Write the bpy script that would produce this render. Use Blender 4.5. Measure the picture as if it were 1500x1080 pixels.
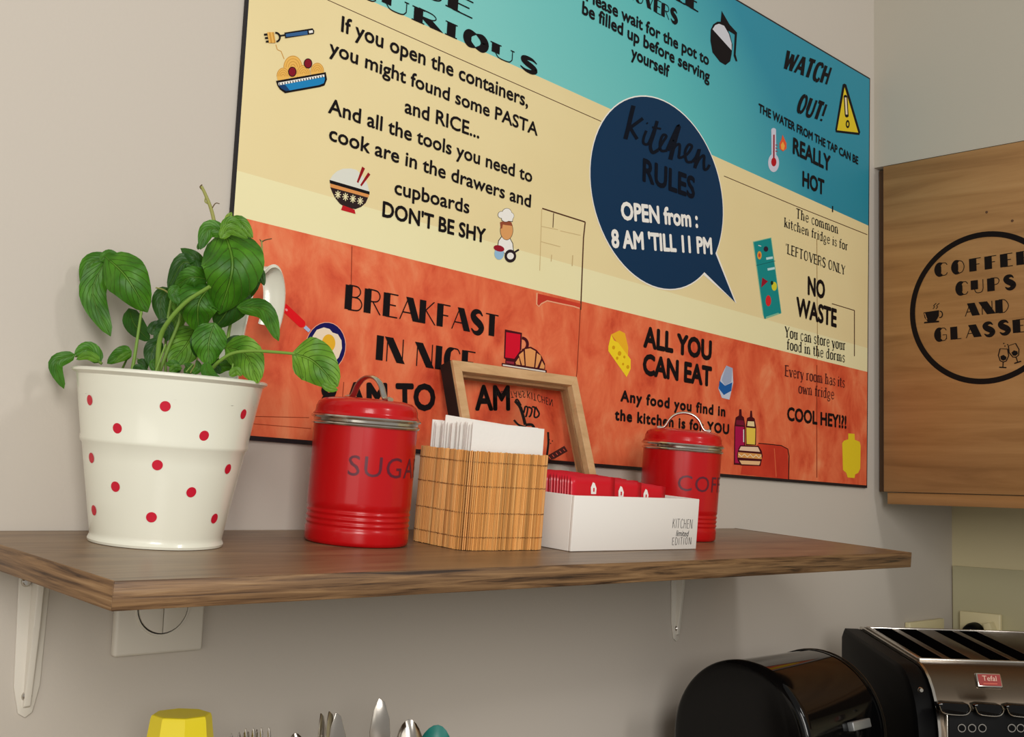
import bpy, bmesh, math, random
from mathutils import Matrix, Vector
random.seed(7)
R_=math.radians; PI=math.pi
for o in list(bpy.data.objects): bpy.data.objects.remove(o)
SC=bpy.context.scene; COL=SC.collection
# ---------------------------------------------------------------- camera
CX,CY,CZ=-0.0205,-1.0,-0.0319
F=1700.3
RM=(Matrix.Rotation(R_(-45.2082),3,'Z')@Matrix.Rotation(R_(95.9118),3,'X')@Matrix.Rotation(R_(1.8138),3,'Z'))
CAM=Vector((CX,CY,CZ))
cd=bpy.data.cameras.new('camera'); cam=bpy.data.objects.new('camera',cd); COL.objects.link(cam)
cd.sensor_width=36; cd.lens=36*F/1500; cd.clip_start=.02
cam.matrix_world=Matrix.Translation(CAM)@RM.to_4x4()
SC.camera=cam
# ---------------------------------------------------------------- light
w=bpy.data.worlds.new('world'); SC.world=w; w.use_nodes=True
w.node_tree.nodes['Background'].inputs[0].default_value=(1.0,.96,.89,1)
w.node_tree.nodes['Background'].inputs[1].default_value=.36
def area(name,loc,target,sx,sy,e,col):
    l=bpy.data.lights.new(name,'AREA'); l.shape='RECTANGLE'; l.size=sx; l.size_y=sy; l.energy=e; l.color=col
    o=bpy.data.objects.new(name,l); COL.objects.link(o); o.location=loc
    o.rotation_euler=(Vector(target)-Vector(loc)).to_track_quat('-Z','Y').to_euler(); return o
area('window_light',(-.75,-2.4,.66),(.45,0,.1),.8,1.2,41,(1,.97,.93))
area('fill_light',(-1.3,-1.5,.1),(2.2,-.3,-.15),1.2,1.2,7,(1,.96,.86))  # soft fill added to brighten the right wall, not an actual lamp
area('window_light',(1.3,-2.9,1.65),(1.1,0,0),.32,.5,12,(1,.97,.94))
SC.view_settings.view_transform='Standard'; SC.view_settings.look='None'
SC.view_settings.gamma=1; SC.view_settings.use_curve_mapping=False
SC.view_settings.exposure=0.03
# ---------------------------------------------------------------- helpers
def lin(c):
    c=c/255; return c/12.92 if c<=.04045 else ((c+.055)/1.055)**2.4
def rgb(c): return (lin(c[0]),lin(c[1]),lin(c[2]),1)
MC={}
def mat(name,c,rough=.6,metal=0,spec=.5,coat=0,trans=0,bump=0,bscale=200,ior=1.45):
    if name in MC: return MC[name]
    m=bpy.data.materials.new(name); m.use_nodes=True; n=m.node_tree; b=n.nodes['Principled BSDF']
    b.inputs['Base Color'].default_value=rgb(c); b.inputs['Roughness'].default_value=rough
    b.inputs['Metallic'].default_value=metal; b.inputs['Specular IOR Level'].default_value=spec
    b.inputs['Coat Weight'].default_value=coat; b.inputs['Coat Roughness'].default_value=.05
    b.inputs['Transmission Weight'].default_value=trans; b.inputs['IOR'].default_value=ior
    if bump:
        t=n.nodes.new('ShaderNodeTexNoise'); t.inputs['Scale'].default_value=bscale; t.inputs['Detail'].default_value=3
        tc=n.nodes.new('ShaderNodeTexCoord'); n.links.new(tc.outputs['Object'],t.inputs['Vector'])
        bp=n.nodes.new('ShaderNodeBump'); bp.inputs['Strength'].default_value=bump; bp.inputs['Distance'].default_value=.001
        n.links.new(t.outputs[0],bp.inputs['Height']); n.links.new(bp.outputs[0],b.inputs['Normal'])
    MC[name]=m; return m
def noisemat(name,stops,scale,rough=.6,detail=5,bump=.2,dist=0,spec=.4,nscale=1,rough2=None,extra=None):
    """noise driven colour ramp; scale is a 3-vector applied to object coordinates"""
    m=bpy.data.materials.new(name); m.use_nodes=True; n=m.node_tree; L=n.links; b=n.nodes['Principled BSDF']
    b.inputs['Roughness'].default_value=rough; b.inputs['Specular IOR Level'].default_value=spec
    tc=n.nodes.new('ShaderNodeTexCoord'); mp=n.nodes.new('ShaderNodeMapping'); mp.inputs['Scale'].default_value=scale
    L.new(tc.outputs['Object'],mp.inputs[0])
    t=n.nodes.new('ShaderNodeTexNoise'); t.inputs['Scale'].default_value=nscale; t.inputs['Detail'].default_value=detail
    t.inputs['Roughness'].default_value=.62; t.inputs['Distortion'].default_value=dist
    L.new(mp.outputs[0],t.inputs['Vector'])
    r=n.nodes.new('ShaderNodeValToRGB'); cr=r.color_ramp
    while len(cr.elements)<len(stops): cr.elements.new(.5)
    for e,(p,c) in zip(cr.elements,stops): e.position=p; e.color=rgb(c)
    L.new(t.outputs[0],r.inputs[0]); L.new(r.outputs[0],b.inputs['Base Color'])
    if bump:
        bp=n.nodes.new('ShaderNodeBump'); bp.inputs['Strength'].default_value=bump; bp.inputs['Distance'].default_value=.001
        L.new(t.outputs[0],bp.inputs['Height']); L.new(bp.outputs[0],b.inputs['Normal'])
    MC[name]=m; return m
def setp(o,label=None,cat=None,group=None,kind=None):
    if label: o['label']=label
    if cat: o['category']=cat
    if group: o['group']=group
    if kind: o['kind']=kind
    return o
def empty(name,M,label,cat,group=None):
    o=bpy.data.objects.new(name,None); COL.objects.link(o); o.empty_display_size=.02
    o.matrix_world=M; return setp(o,label,cat,group)
def link(name,me,parent=None,M=None):
    o=bpy.data.objects.new(name,me); COL.objects.link(o)
    if parent is not None: o.parent=parent
    if M is not None: o.matrix_local=M
    return o
def mesh(name,V,Fc,mats,parent=None,smooth=False,M=None,mi=None,autos=None):
    me=bpy.data.meshes.new(name); me.from_pydata([tuple(v) for v in V],[],Fc); 
    for m in (mats if isinstance(mats,(list,tuple)) else [mats]): me.materials.append(m)
    if mi: me.polygons.foreach_set('material_index',mi)
    me.validate(); 
    bm=bmesh.new(); bm.from_mesh(me)
    if autos!='keep': bmesh.ops.recalc_face_normals(bm,faces=bm.faces)
    if smooth:
        for f in bm.faces: f.smooth=True
        if isinstance(autos,(int,float)):
            for e in bm.edges:
                if len(e.link_faces)==2 and e.calc_face_angle(0)>R_(autos): e.smooth=False
    bm.to_mesh(me); bm.free(); me.update()
    return link(name,me,parent,M)
def bmobj(name,bm,m,parent=None,smooth=False,M=None,autos=35):
    me=bpy.data.meshes.new(name); bmesh.ops.recalc_face_normals(bm,faces=bm.faces)
    if smooth:
        for f in bm.faces: f.smooth=True
        for e in bm.edges:
            if len(e.link_faces)==2 and e.calc_face_angle(0)>R_(autos): e.smooth=False
    bm.to_mesh(me); bm.free()
    for k in (m if isinstance(m,(list,tuple)) else [m]): me.materials.append(k)
    return link(name,me,parent,M)
def boxbm(x0,x1,y0,y1,z0,z1,bev=0,seg=2,bm=None):
    bm=bm or bmesh.new()
    r=bmesh.ops.create_cube(bm,size=1)
    for v in r['verts']: v.co=Vector((x0+(v.co.x+.5)*(x1-x0),y0+(v.co.y+.5)*(y1-y0),z0+(v.co.z+.5)*(z1-z0)))
    if bev:
        es=list({e for v in r['verts'] for e in v.link_edges})
        bmesh.ops.bevel(bm,geom=es,offset=bev,segments=seg,profile=.5,affect='EDGES')
    return bm
def box(name,x0,x1,y0,y1,z0,z1,m,parent=None,bev=0,seg=2,M=None):
    return bmobj(name,boxbm(x0,x1,y0,y1,z0,z1,bev,seg),m,parent,bool(bev),M,50)
def lathe(name,prof,m,parent=None,n=64,M=None,autos=40):
    V=[];Fc=[]
    for r,z in prof:
        for i in range(n):
            a=2*PI*i/n; V.append((r*math.cos(a),r*math.sin(a),z))
    for k in range(len(prof)-1):
        for i in range(n):
            j=(i+1)%n; Fc.append((k*n+i,k*n+j,(k+1)*n+j,(k+1)*n+i))
    bm=bmesh.new(); vs=[bm.verts.new(v) for v in V]
    for f in Fc:
        try: bm.faces.new([vs[i] for i in f])
        except: pass
    bmesh.ops.remove_doubles(bm,verts=bm.verts,dist=1e-6)
    return bmobj(name,bm,m,parent,True,M,autos)
def cr(pts,n=8):
    """Catmull-Rom through pts (any dimension)"""
    P=[Vector(p) for p in pts]; out=[]
    if len(P)<3: return P
    E=[P[0]*2-P[1]]+P+[P[-1]*2-P[-2]]
    for i in range(1,len(E)-2):
        a,b,c,d=E[i-1:i+3]
        for k in range(n):
            t=k/n
            out.append(.5*((2*b)+(c-a)*t+(2*a-5*b+4*c-d)*t*t+(3*b-a-3*c+d)*t**3))
    out.append(P[-1]); return out
def tube(name,pts,rad,m,parent=None,n=10,M=None,flat=None,up=None,bm=None):
    """swept tube; rad a number or list; flat=(rx,ry) for strap section"""
    P=[Vector(p) for p in pts]; N=len(P); own=bm is None; bm=bm or bmesh.new(); rings=[]
    prev=None
    for i,p in enumerate(P):
        t=(P[min(i+1,N-1)]-P[max(i-1,0)]).normalized()
        if up is not None: s=t.cross(Vector(up)).normalized()
        elif prev is None:
            s=t.cross(Vector((0,0,1)) if abs(t.z)<.9 else Vector((1,0,0))).normalized()
        else: s=(prev-t*prev.dot(t)).normalized()
        prev=s; u=s.cross(t)
        r=rad[i] if isinstance(rad,(list,tuple)) else rad
        rx,ry=(flat if flat else (r,r))
        rings.append([bm.verts.new(p+s*rx*math.cos(2*PI*k/n)+u*ry*math.sin(2*PI*k/n)) for k in range(n)])
    for a,b in zip(rings,rings[1:]):
        for k in range(n): bm.faces.new((a[k],a[(k+1)%n],b[(k+1)%n],b[k]))
    bm.faces.new(rings[0][::-1]); bm.faces.new(rings[-1])
    if not own: return bm
    return bmobj(name,bm,m,parent,True,M,60)
def extrude(name,poly,y0,y1,m,parent=None,axis='y',M=None,bev=0,smooth=False):
    """poly in (a,b); extruded along axis; axis y: (a,y,b); axis x: (x,a,b)"""
    f=(lambda a,b,c:(a,c,b)) if axis=='y' else ((lambda a,b,c:(c,a,b)) if axis=='x' else (lambda a,b,c:(a,b,c)))
    bm=bmesh.new(); n=len(poly)
    A=[bm.verts.new(f(a,b,y0)) for a,b in poly]; B=[bm.verts.new(f(a,b,y1)) for a,b in poly]
    bm.faces.new(A); bm.faces.new(B[::-1])
    for i in range(n): bm.faces.new((A[i],A[(i+1)%n],B[(i+1)%n],B[i]))
    if bev: bmesh.ops.bevel(bm,geom=list(bm.edges),offset=bev,segments=2,profile=.5,affect='EDGES')
    return bmobj(name,bm,m,parent,smooth or bool(bev),M,30)
# ray of a photograph pixel and its crossing with real planes
def ray(x,y): return RM@Vector(((x-750)/F,-(y-540)/F,-1))
def hit(x,y,o,n):
    d=ray(x,y); o=Vector(o); n=Vector(n); return CAM+d*((o-CAM).dot(n)/d.dot(n))
def at(x,y,t): 
    d=ray(x,y); return CAM+d*(t/(d.x*.7099+d.y*.7043))
# ---------------------------------------------------------------- materials
M_wall=mat('wall_paint',(201,193,182),.75,bump=.12,bscale=260)
M_soff=mat('soffit_paint',(190,184,170),.75,bump=.1,bscale=200)
M_rwall=mat('right_wall_paint',(216,204,164),.7,bump=.1,bscale=200)
M_black=mat('print_black',(20,15,18),.6,spec=.15)
M_white=mat('print_white',(240,238,232),.55,spec=.2)
M_shelf=noisemat('shelf_wood',[(.28,(88,66,46)),(.45,(120,94,68)),(.6,(138,110,80)),(.78,(154,128,98))],(5,45,70),.36,10,.25,1.0,.45)
M_shelfedge=noisemat('shelf_edge_wood',[(.34,(50,33,20)),(.44,(104,76,50)),(.6,(138,106,72)),(.75,(156,126,90))],(9,90,260),.45,8,.5,.6,.4)
M_oak=noisemat('cabinet_oak',[(.25,(138,98,56)),(.45,(166,122,74)),(.6,(180,136,86)),(.8,(192,150,100))],(20,2.2,30),.5,8,.15,.6,.4)
M_pine=noisemat('frame_wood',[(.3,(186,146,102)),(.5,(204,164,118)),(.7,(216,178,132))],(14,60,60),.55,5,.15,.5,.3)
M_bamboo=noisemat('bamboo_slats',[(.25,(140,86,38)),(.4,(186,124,62)),(.55,(212,152,84)),(.75,(230,178,112))],(260,260,5),.5,3,.2,0,.4)
M_pot=mat('pot_enamel',(232,232,216),.22,coat=.3)
M_red=mat('can_red',(186,6,14),.25,coat=.15,spec=.4)
M_redlid=mat('lid_red',(190,8,16),.22,coat=.15,spec=.4)
M_chrome=mat('chrome',(205,200,192),.18,1)
M_steel=mat('brushed_steel',(116,104,90),.36,1)
M_dot=mat('dot_red',(200,16,48),.35)
M_plastic=mat('white_plastic',(222,216,204),.35)
M_boxw=mat('box_white',(238,234,228),.45)
M_paper=mat('napkin_paper',(240,236,230),.85,bump=.3,bscale=350)
M_sachet=mat('sachet_red',(206,10,36),.3)
M_gloss=mat('black_gloss',(6,6,7),.07,spec=.35)
M_matb=mat('black_satin',(6,6,7),.5,spec=.12)
M_soil=mat('soil',(48,36,26),.95,bump=1,bscale=120)
M_yel=mat('yellow_plastic',(226,206,28),.38)
M_teal=mat('teal_plastic',(30,120,110),.35)
M_glass=mat('pane_glass',(255,255,255),.02,trans=1,ior=1.02)
M_work=noisemat('worktop_laminate',[(.3,(120,104,88)),(.7,(150,134,114))],(30,30,30),.4)
def C(c,name=None): return mat('ink_%d_%d_%d'%tuple(c),c,.55,spec=.2)
# ---------------------------------------------------------------- structure
XR=2.2284; XF=1.9073
o=box('wall_back',-1.2,XR+.1,0,.1,-1.3,1.5,M_wall); o['kind']='structure'
o=box('wall_right',XR,XR+.1,-2.2,0,-1.3,1.5,M_rwall); o['kind']='structure'
o=box('trim_1',XF+.004,XR,-1.6,0,.5735,1.5,M_soff); o['kind']='structure'
o=box('trim_2',XR-.006,XR,-1.6,-.003,-.44,-.1544,mat('splash_panel',(206,200,164),.22,spec=.5),None,.0008,1); o['kind']='structure'
o=box('worktop',-1.0,XR-.007,-.64,-.001,-.475,-.437,M_work,None,.003); setp(o,'laminate worktop carrying the black bin and the steel toaster','worktop')
# ---------------------------------------------------------------- drawing on planes
class Draw:
    """collects flat print; f maps a photograph pixel to local plane (a,b)"""
    def __init__(s,f,place,step=.000015): s.f=f; s.place=place; s.V=[]; s.F=[]; s.MI=[]; s.m=[]; s.lay=0; s.step=step
    def _m(s,m):
        if m not in s.m: s.m.append(m)
        return s.m.index(m)
    def addlocal(s,polys,m):
        k=s._m(m)
        polys=[p if sum(p[i][0]*p[(i+1)%len(p)][1]-p[(i+1)%len(p)][0]*p[i][1] for i in range(len(p)))>0 else p[::-1] for p in polys]
        for p in polys:
            b=len(s.V); s.q=(getattr(s,'q',0)+1)%14; s.V+= [s.place(a,c,s.lay*s.step+s.q*1e-6) for a,c in p]; s.F.append(tuple(range(b,b+len(p)))); s.MI.append(k)
        s.lay+=1
    def poly(s,pts,m): s.addlocal([[s.f(*p) for p in pts]],m)
    def ell(s,cx,cy,rx,ry,m,rot=0,a0=0,a1=360,n=28):
        c,q=math.cos(R_(rot)),math.sin(R_(rot)); P=[]
        for i in range(n+(a1-a0<360)):
            t=R_(a0+(a1-a0)*i/n); x,y=rx*math.cos(t),ry*math.sin(t); P.append((cx+x*c-y*q,cy+x*q+y*c))
        s.poly(P,m)
    def line(s,pts,w,m,smooth=False,taper=False,local=False,add=True):
        P=cr([(a,b,0) for a,b in pts],6) if smooth and len(pts)>2 else [Vector((a,b,0)) for a,b in pts]
        Q=[];N=len(P);L=[];Rr=[]
        for i,p in enumerate(P):
            d=(P[min(i+1,N-1)]-P[max(i-1,0)]); d=d.normalized() if d.length>0 else Vector((1,0,0)); nn=Vector((-d.y,d.x,0))
            ww=w
            if taper: t=i/(N-1); ww=taper+(w-taper)*math.sin(PI*t)
            L.append(p+nn*ww/2); Rr.append(p-nn*ww/2)
        for i in range(N-1):
            q=[L[i],L[i+1],Rr[i+1],Rr[i]]
            Q.append([(v.x,v.y) if local else s.f(v.x,v.y) for v in q])
        if add: s.addlocal(Q,m)
        return Q
    def arc(s,cx,cy,rx,ry,w,m,rot=0,a0=0,a1=360,n=20):
        c,q=math.cos(R_(rot)),math.sin(R_(rot)); P=[]
        for i in range(n+1):
            t=R_(a0+(a1-a0)*i/n); x,y=rx*math.cos(t),ry*math.sin(t); P.append((cx+x*c-y*q,cy+x*q+y*c))
        s.line(P,w,m)
    def build(s,name,parent,label=None):
        o=mesh(name,s.V,s.F,s.m,parent,mi=s.MI,autos='keep')
        if label: o['label']=label
        return o
# lettering: built-in face
FC={}
def facemesh(txt,bold=0,sp=1,shear=0):
    k=(txt,bold,sp,shear)
    if k in FC: return FC[k]
    cu=bpy.data.curves.new('t','FONT'); cu.body=txt; cu.size=1; cu.offset=bold; cu.space_character=sp; cu.shear=shear; cu.resolution_u=3
    ob=bpy.data.objects.new('t',cu); COL.objects.link(ob); dg=bpy.context.evaluated_depsgraph_get(); dg.update()
    me=bpy.data.meshes.new_from_object(ob.evaluated_get(dg)); V=[tuple(v.co[:2]) for v in me.vertices]; Fc=[tuple(p.vertices) for p in me.polygons]
    bpy.data.objects.remove(ob); bpy.data.curves.remove(cu); bpy.data.meshes.remove(me)
    FC[k]=(V,Fc); return FC[k]
def capH(bold=0): 
    V,_=facemesh('H',bold); return max(v[1] for v in V)
def frame2(f,L,R,h):
    a=Vector(f(*L)); b=Vector(f(*R)); m=((L[0]+R[0])/2,(L[1]+R[1])/2); k=Vector(f(*m)); t=Vector(f(m[0],m[1]-h))
    ex=(b-a); H=abs((t-k).cross(ex.normalized())) if False else abs((t-k)[0]*ex.normalized()[1]-(t-k)[1]*ex.normalized()[0])
    e=ex.normalized(); n=Vector((-e[1],e[0]))
    if n[1]<0 and (t-k).dot(n)<0: n=-n
    if (t-k).dot(n)<0: n=-n
    return a,e,n,ex.length,H
def text(D,txt,L,R,h,m,bold=.018,sp=1,shear=0,flipy=False):
    a,e,n,W,H=frame2(D.f,L,R,h); V,Fc=facemesh(txt,0,sp,shear)
    x0=min(v[0] for v in V); x1=max(v[0] for v in V); sx=W/(x1-x0)
    pts=[a+e*((v[0]-x0)*sx)+n*(v[1]/capH(0)*H) for v in V]
    k=D._m(m); u=bold*H/capH(0)
    offs=[(0,0)]+([(u*math.cos(PI*q/4),u*math.sin(PI*q/4)) for q in range(8)] if bold else [])
    for da,db in offs:
        b=len(D.V); D.V+=[D.place(p[0]+da,p[1]+db,D.lay*D.step) for p in pts]
        D.F+=[tuple(i+b for i in f) for f in Fc]; D.MI+=[k]*len(Fc); D.lay+=1
# drawn letters: (width, strokes) ; T heavy, t light, s smooth ; R heavy only in the fat face
def G(w,s):
    out=[]
    for part in s.split(';'):
        tok=part.split(); tag=tok[0]; out.append((tag,[tuple(float(q) for q in t.split(',')) for t in tok[1:]]))
    return (w,out)
GL={'A':G(.8,'t 0,0 .36,1;T .4,1 .74,0;t .14,.33 .66,.33'),
'B':G(.66,'T .1,0 .1,1;ts .1,1 .45,.98 .56,.77 .42,.56 .1,.53;ts .1,.53 .5,.51 .64,.27 .5,.03 .1,0'),
'C':G(.72,'Ts .42,1 .2,.87 .12,.5 .2,.13 .42,0;ts .42,1 .6,.97 .7,.8;ts .42,0 .6,.03 .7,.2'),
'D':G(.76,'T .1,0 .1,1;ts .1,1 .5,.95 .72,.5 .5,.05 .1,0'),
'E':G(.56,'T .1,0 .1,1;t .1,.98 .56,.98;t .1,.52 .48,.52;t .1,.02 .56,.02'),
'F':G(.54,'T .1,0 .1,1;t .1,.98 .54,.98;t .1,.52 .46,.52'),
'G':G(.76,'Ts .42,1 .2,.87 .12,.5 .2,.13 .42,0;ts .42,1 .6,.97 .7,.8;ts .42,0 .6,.03 .7,.2;t .7,.1 .7,.45 .45,.45'),
'H':G(.7,'T .1,0 .1,1;t .64,0 .64,1;t .1,.52 .64,.52'),
'I':G(.2,'T .1,0 .1,1'),
'K':G(.68,'T .1,0 .1,1;t .6,1 .12,.45;t .25,.58 .68,0'),
'L':G(.52,'T .1,0 .1,1;t .1,.02 .52,.02'),
'N':G(.74,'t .05,0 .05,1;T .1,1 .64,0;t .7,0 .7,1'),
'O':G(.8,'Ts .4,1 .2,.87 .12,.5 .2,.13 .4,0;Rs .4,1 .6,.87 .7,.5 .6,.13 .4,0'),
'P':G(.62,'T .1,0 .1,1;ts .1,1 .48,.97 .6,.75 .48,.5 .1,.47'),
'R':G(.68,'T .1,0 .1,1;ts .1,1 .48,.97 .6,.76 .48,.54 .1,.5;R .32,.5 .64,0'),
'S':G(.6,'Ts .55,.82 .4,.98 .2,.95 .1,.78 .2,.6 .42,.43 .52,.25 .4,.04 .2,.02 .04,.18'),
'T':G(.62,'T .31,0 .31,1;t 0,.98 .62,.98'),
'U':G(.74,'T .1,1 .1,.28;ts .1,.3 .2,.05 .38,0 .57,.06 .66,.3;t .66,.3 .66,1'),
'V':G(.7,'T .06,1 .37,0;t .35,0 .7,1'),
'W':G(1.,'T 0,1 .25,0;t .25,0 .5,.9;T .5,.9 .75,0;t .75,0 1,1'),
'Y':G(.68,'T .04,1 .34,.48;t .66,1 .34,.48;T .34,.48 .34,0'),
'!':G(.2,'t .1,.3 .1,1;t .1,0 .1,.12'),"'":G(.15,'t .08,.78 .08,1'),' ':G(.22,'t 0,0 0,.001'),
'a':G(.5,'ts .08,.55 .2,.68 .38,.62 .41,.42;T .41,.45 .41,0;ts .41,.4 .15,.35 .06,.17 .18,0 .41,.12'),
'c':G(.45,'ts .42,.55 .3,.68 .1,.58 .05,.34 .12,.08 .28,0 .43,.12'),
'd':G(.55,'T .42,0 .42,1;ts .42,.55 .25,.68 .08,.55 .05,.32 .12,.06 .26,0 .42,.12'),
'e':G(.5,'ts .05,.36 .44,.38 .4,.6 .25,.68 .1,.58 .05,.34 .12,.08 .28,0 .44,.12'),
'f':G(.34,'T .14,0 .14,.8;ts .14,.8 .2,.97 .38,.98;t 0,.66 .34,.66'),
'g':G(.5,'ts .42,.55 .25,.68 .08,.55 .08,.3 .25,.2 .4,.32 .4,.55;ts .12,.25 .05,.08 .3,.02 .44,-.1 .3,-.26 .08,-.22 .1,-.05'),
'h':G(.58,'T .1,0 .1,1;ts .1,.5 .25,.68 .4,.62 .44,.45;T .44,.45 .44,0'),
'i':G(.22,'T .1,0 .1,.66;t .1,.84 .1,.96'),
'k':G(.55,'T .1,0 .1,1;t .44,.66 .12,.32;T .22,.42 .5,0'),
'm':G(.85,'T .1,0 .1,.66;ts .1,.5 .22,.67 .36,.6 .4,.45;T .4,.45 .4,0;ts .4,.5 .54,.67 .67,.6 .71,.45;T .71,.45 .71,0'),
'n':G(.58,'T .1,0 .1,.66;ts .1,.5 .25,.68 .4,.62 .44,.45;T .44,.45 .44,0'),
'o':G(.52,'Ts .26,.68 .09,.58 .05,.34 .09,.1 .26,0;Ts .26,.68 .43,.58 .47,.34 .43,.1 .26,0'),
'r':G(.4,'T .1,0 .1,.66;ts .1,.45 .2,.65 .38,.64'),
's':G(.4,'ts .36,.55 .22,.68 .07,.58 .1,.4 .3,.28 .36,.12 .2,0 .03,.12'),
't':G(.34,'T .14,.12 .14,.88;ts .14,.12 .2,0 .34,.05;t 0,.66 .32,.66'),
'u':G(.58,'T .1,.66 .1,.2;ts .1,.22 .2,0 .36,.05 .44,.2;T .44,.66 .44,0'),
'v':G(.5,'T .04,.66 .25,0;t .25,0 .46,.66'),
'w':G(.75,'T .04,.66 .2,0;t .2,0 .37,.6;T .37,.6 .54,0;t .54,0 .71,.66'),
'y':G(.5,'T .04,.66 .26,0;ts .46,.66 .26,0 .16,-.25 .02,-.25')}
def glyphs(D,txt,L,R,h,m,thick=.1,thin=.05,fat=None,serif=0,gap=.14,shear=0,flipy=False,widen=1,heavy=0):
    a,e,n,W,H=frame2(D.f,L,R,h); tot=sum((GL[c][0]+heavy)*widen+gap for c in txt)-gap
    sx=W/tot; x=0; polys=[]
    sxr=sx/H # x units relative to height
    def put(px,py):
        if flipy: py=1-py
        q=a+e*((px+shear*py/sxr if False else px)*sx+shear*py*H)+n*(py*H); return (q[0],q[1])
    for c in txt:
        w,st=GL[c]
        for tag,pts in st:
            hv=tag[0]=='T' or (tag[0]=='R' and fat); ww=(thick if hv else thin)
            P=[((x+px*(w+heavy)/w*widen)*sxr,py) for px,py in pts]  # in height units
            sm='s' in tag
            if c=='S': ww=min(ww,.46)
            if not sm and len(P)==2 and abs(P[0][1]-P[1][1])>.3:
                ln=math.hypot(P[0][0]-P[1][0],P[0][1]-P[1][1]); hw_=ww/2*min(1.5,ln/abs(P[0][1]-P[1][1]))
                polys.append([put((P[0][0]-hw_)/sxr,P[0][1]),put((P[0][0]+hw_)/sxr,P[0][1]),put((P[1][0]+hw_)/sxr,P[1][1]),put((P[1][0]-hw_)/sxr,P[1][1])])
                straight=True
            else: straight=False
            tp=thin if (sm and hv) else False
            for q in ([] if straight else D.line(P,ww,m,sm,tp,local=True,add=False)):
                polys.append([put(u/sxr,v) for u,v in q])
            if serif and 's' not in tag and len(P)==2 and abs(P[0][0]-P[1][0])<.45*abs(P[0][1]-P[1][1]) and abs(P[0][1]-P[1][1])>.3:
                for (u,v) in P:
                    if v<.03 or v>.97 or abs(v-.66)<.03:
                        dv=thin*.5*(1 if v<.03 else -1)
                        for q in D.line([(u-serif-ww/2,v+dv),(u+serif+ww/2,v+dv)],thin,m,local=True,add=False):
                            polys.append([put(uu/sxr,vv) for uu,vv in q])
        x+=(w+heavy)*widen+gap
    D.addlocal(polys,m)
def Z(ox,oy,s): return lambda *p:[(ox+p[i]/s,oy+p[i+1]/s) for i in range(0,len(p),2)]
# ---------------------------------------------------------------- poster
PA=R_(.8622); ex=Vector((math.cos(PA),0,-math.sin(PA))); ez=Vector((math.sin(PA),0,math.cos(PA)))
TH=.004
def pe(x,y,v): return hit(x,y,(0,-TH-.0005,0),(0,1,0)).dot(v)
PS0=(pe(361.7,0,ex)+pe(338.5,310,ex))/2; PS1=(pe(1274.5,114,ex)+pe(1270.5,714,ex))/2
PT0=(pe(1270.5,715,ez)+pe(700,671,ez)+pe(365,645,ez))/3; PT1=(pe(1274.5,114,ez)+pe(1080,0,ez))/2
Po=ex*PS0+ez*PT0
PMx=Matrix(((ex.x,0,ez.x,Po.x),(ex.y,1,ez.y,-.0005),(ex.z,0,ez.z,Po.z),(0,0,0,1)))
def PP(x,y):
    q=hit(x,y,(0,-TH,0),(0,1,0)); return (q.dot(ex)-PS0,q.dot(ez)-PT0)
PW,PH=PS1-PS0,PT1-PT0
poster=empty('poster',PMx,'large kitchen rules poster in turquoise, cream and orange above the shelf','poster')
b=box('board',0,PW,-TH,0,0,PH,mat('poster_edge',(22,18,24),.5),poster)
def pplace(a,c,k): return (a,-TH-.0001-k,c)
def skymat():
    m=bpy.data.materials.new('print_sky'); m.use_nodes=True; n=m.node_tree; L=n.links; b=n.nodes['Principled BSDF']; b.inputs['Roughness'].default_value=.5
    tc=n.nodes.new('ShaderNodeTexCoord'); sp=n.nodes.new('ShaderNodeSeparateXYZ'); L.new(tc.outputs['Object'],sp.inputs[0])
    ma=n.nodes.new('ShaderNodeMath'); ma.operation='MULTIPLY_ADD'; ma.inputs[1].default_value=.55; L.new(sp.outputs['Z'],ma.inputs[0]); 
    mb=n.nodes.new('ShaderNodeMath'); mb.operation='MULTIPLY'; mb.inputs[1].default_value=.62; L.new(sp.outputs['X'],mb.inputs[0]); L.new(mb.outputs[0],ma.inputs[2])
    nz=n.nodes.new('ShaderNodeTexNoise'); nz.inputs['Scale'].default_value=2.5; L.new(tc.outputs['Object'],nz.inputs[0])
    mc=n.nodes.new('ShaderNodeMath'); mc.operation='MULTIPLY_ADD'; mc.inputs[1].default_value=.12; L.new(nz.outputs[0],mc.inputs[0]); L.new(ma.outputs[0],mc.inputs[2])
    r=n.nodes.new('ShaderNodeValToRGB'); L.new(mc.outputs[0],r.inputs[0]); L.new(r.outputs[0],b.inputs['Base Color'])
    c=r.color_ramp; c.elements[0].position=.45; c.elements[0].color=rgb((136,212,206)); c.elements[1].position=1.15; c.elements[1].color=rgb((32,142,168))
    e=c.elements.new(.8); e.color=rgb((88,190,192)); return m
M_sky=skymat()
M_cream=noisemat('print_cream',[(.3,(232,214,160)),(.7,(238,222,170))],(3,3,3),.55,3,.0)
M_lcream=noisemat('print_light_cream',[(.3,(238,230,180)),(.7,(242,235,188))],(3,3,3),.55,3,.0)
M_orange=noisemat('print_orange',[(.3,(194,60,34)),(.42,(220,90,54)),(.55,(232,114,72)),(.72,(240,146,100))],(20,20,13),.55,10,.0,.4)
M_dorange=noisemat('print_red_patch',[(.3,(190,42,26)),(.7,(214,66,40))],(14,14,10),.55,6,.0)
bd=.0028
def tline(p,q):  # local t as function of s through two pixels
    a=PP(*p); b_=PP(*q); return lambda s:a[1]+(b_[1]-a[1])*(s-a[0])/(b_[0]-a[0])
f1=tline((540,0),(1270,330)); f2=tline((347,250),(1270,510)); f3=tline((342,316),(1270,545))
s0,s1=bd,PW-bd
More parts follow.
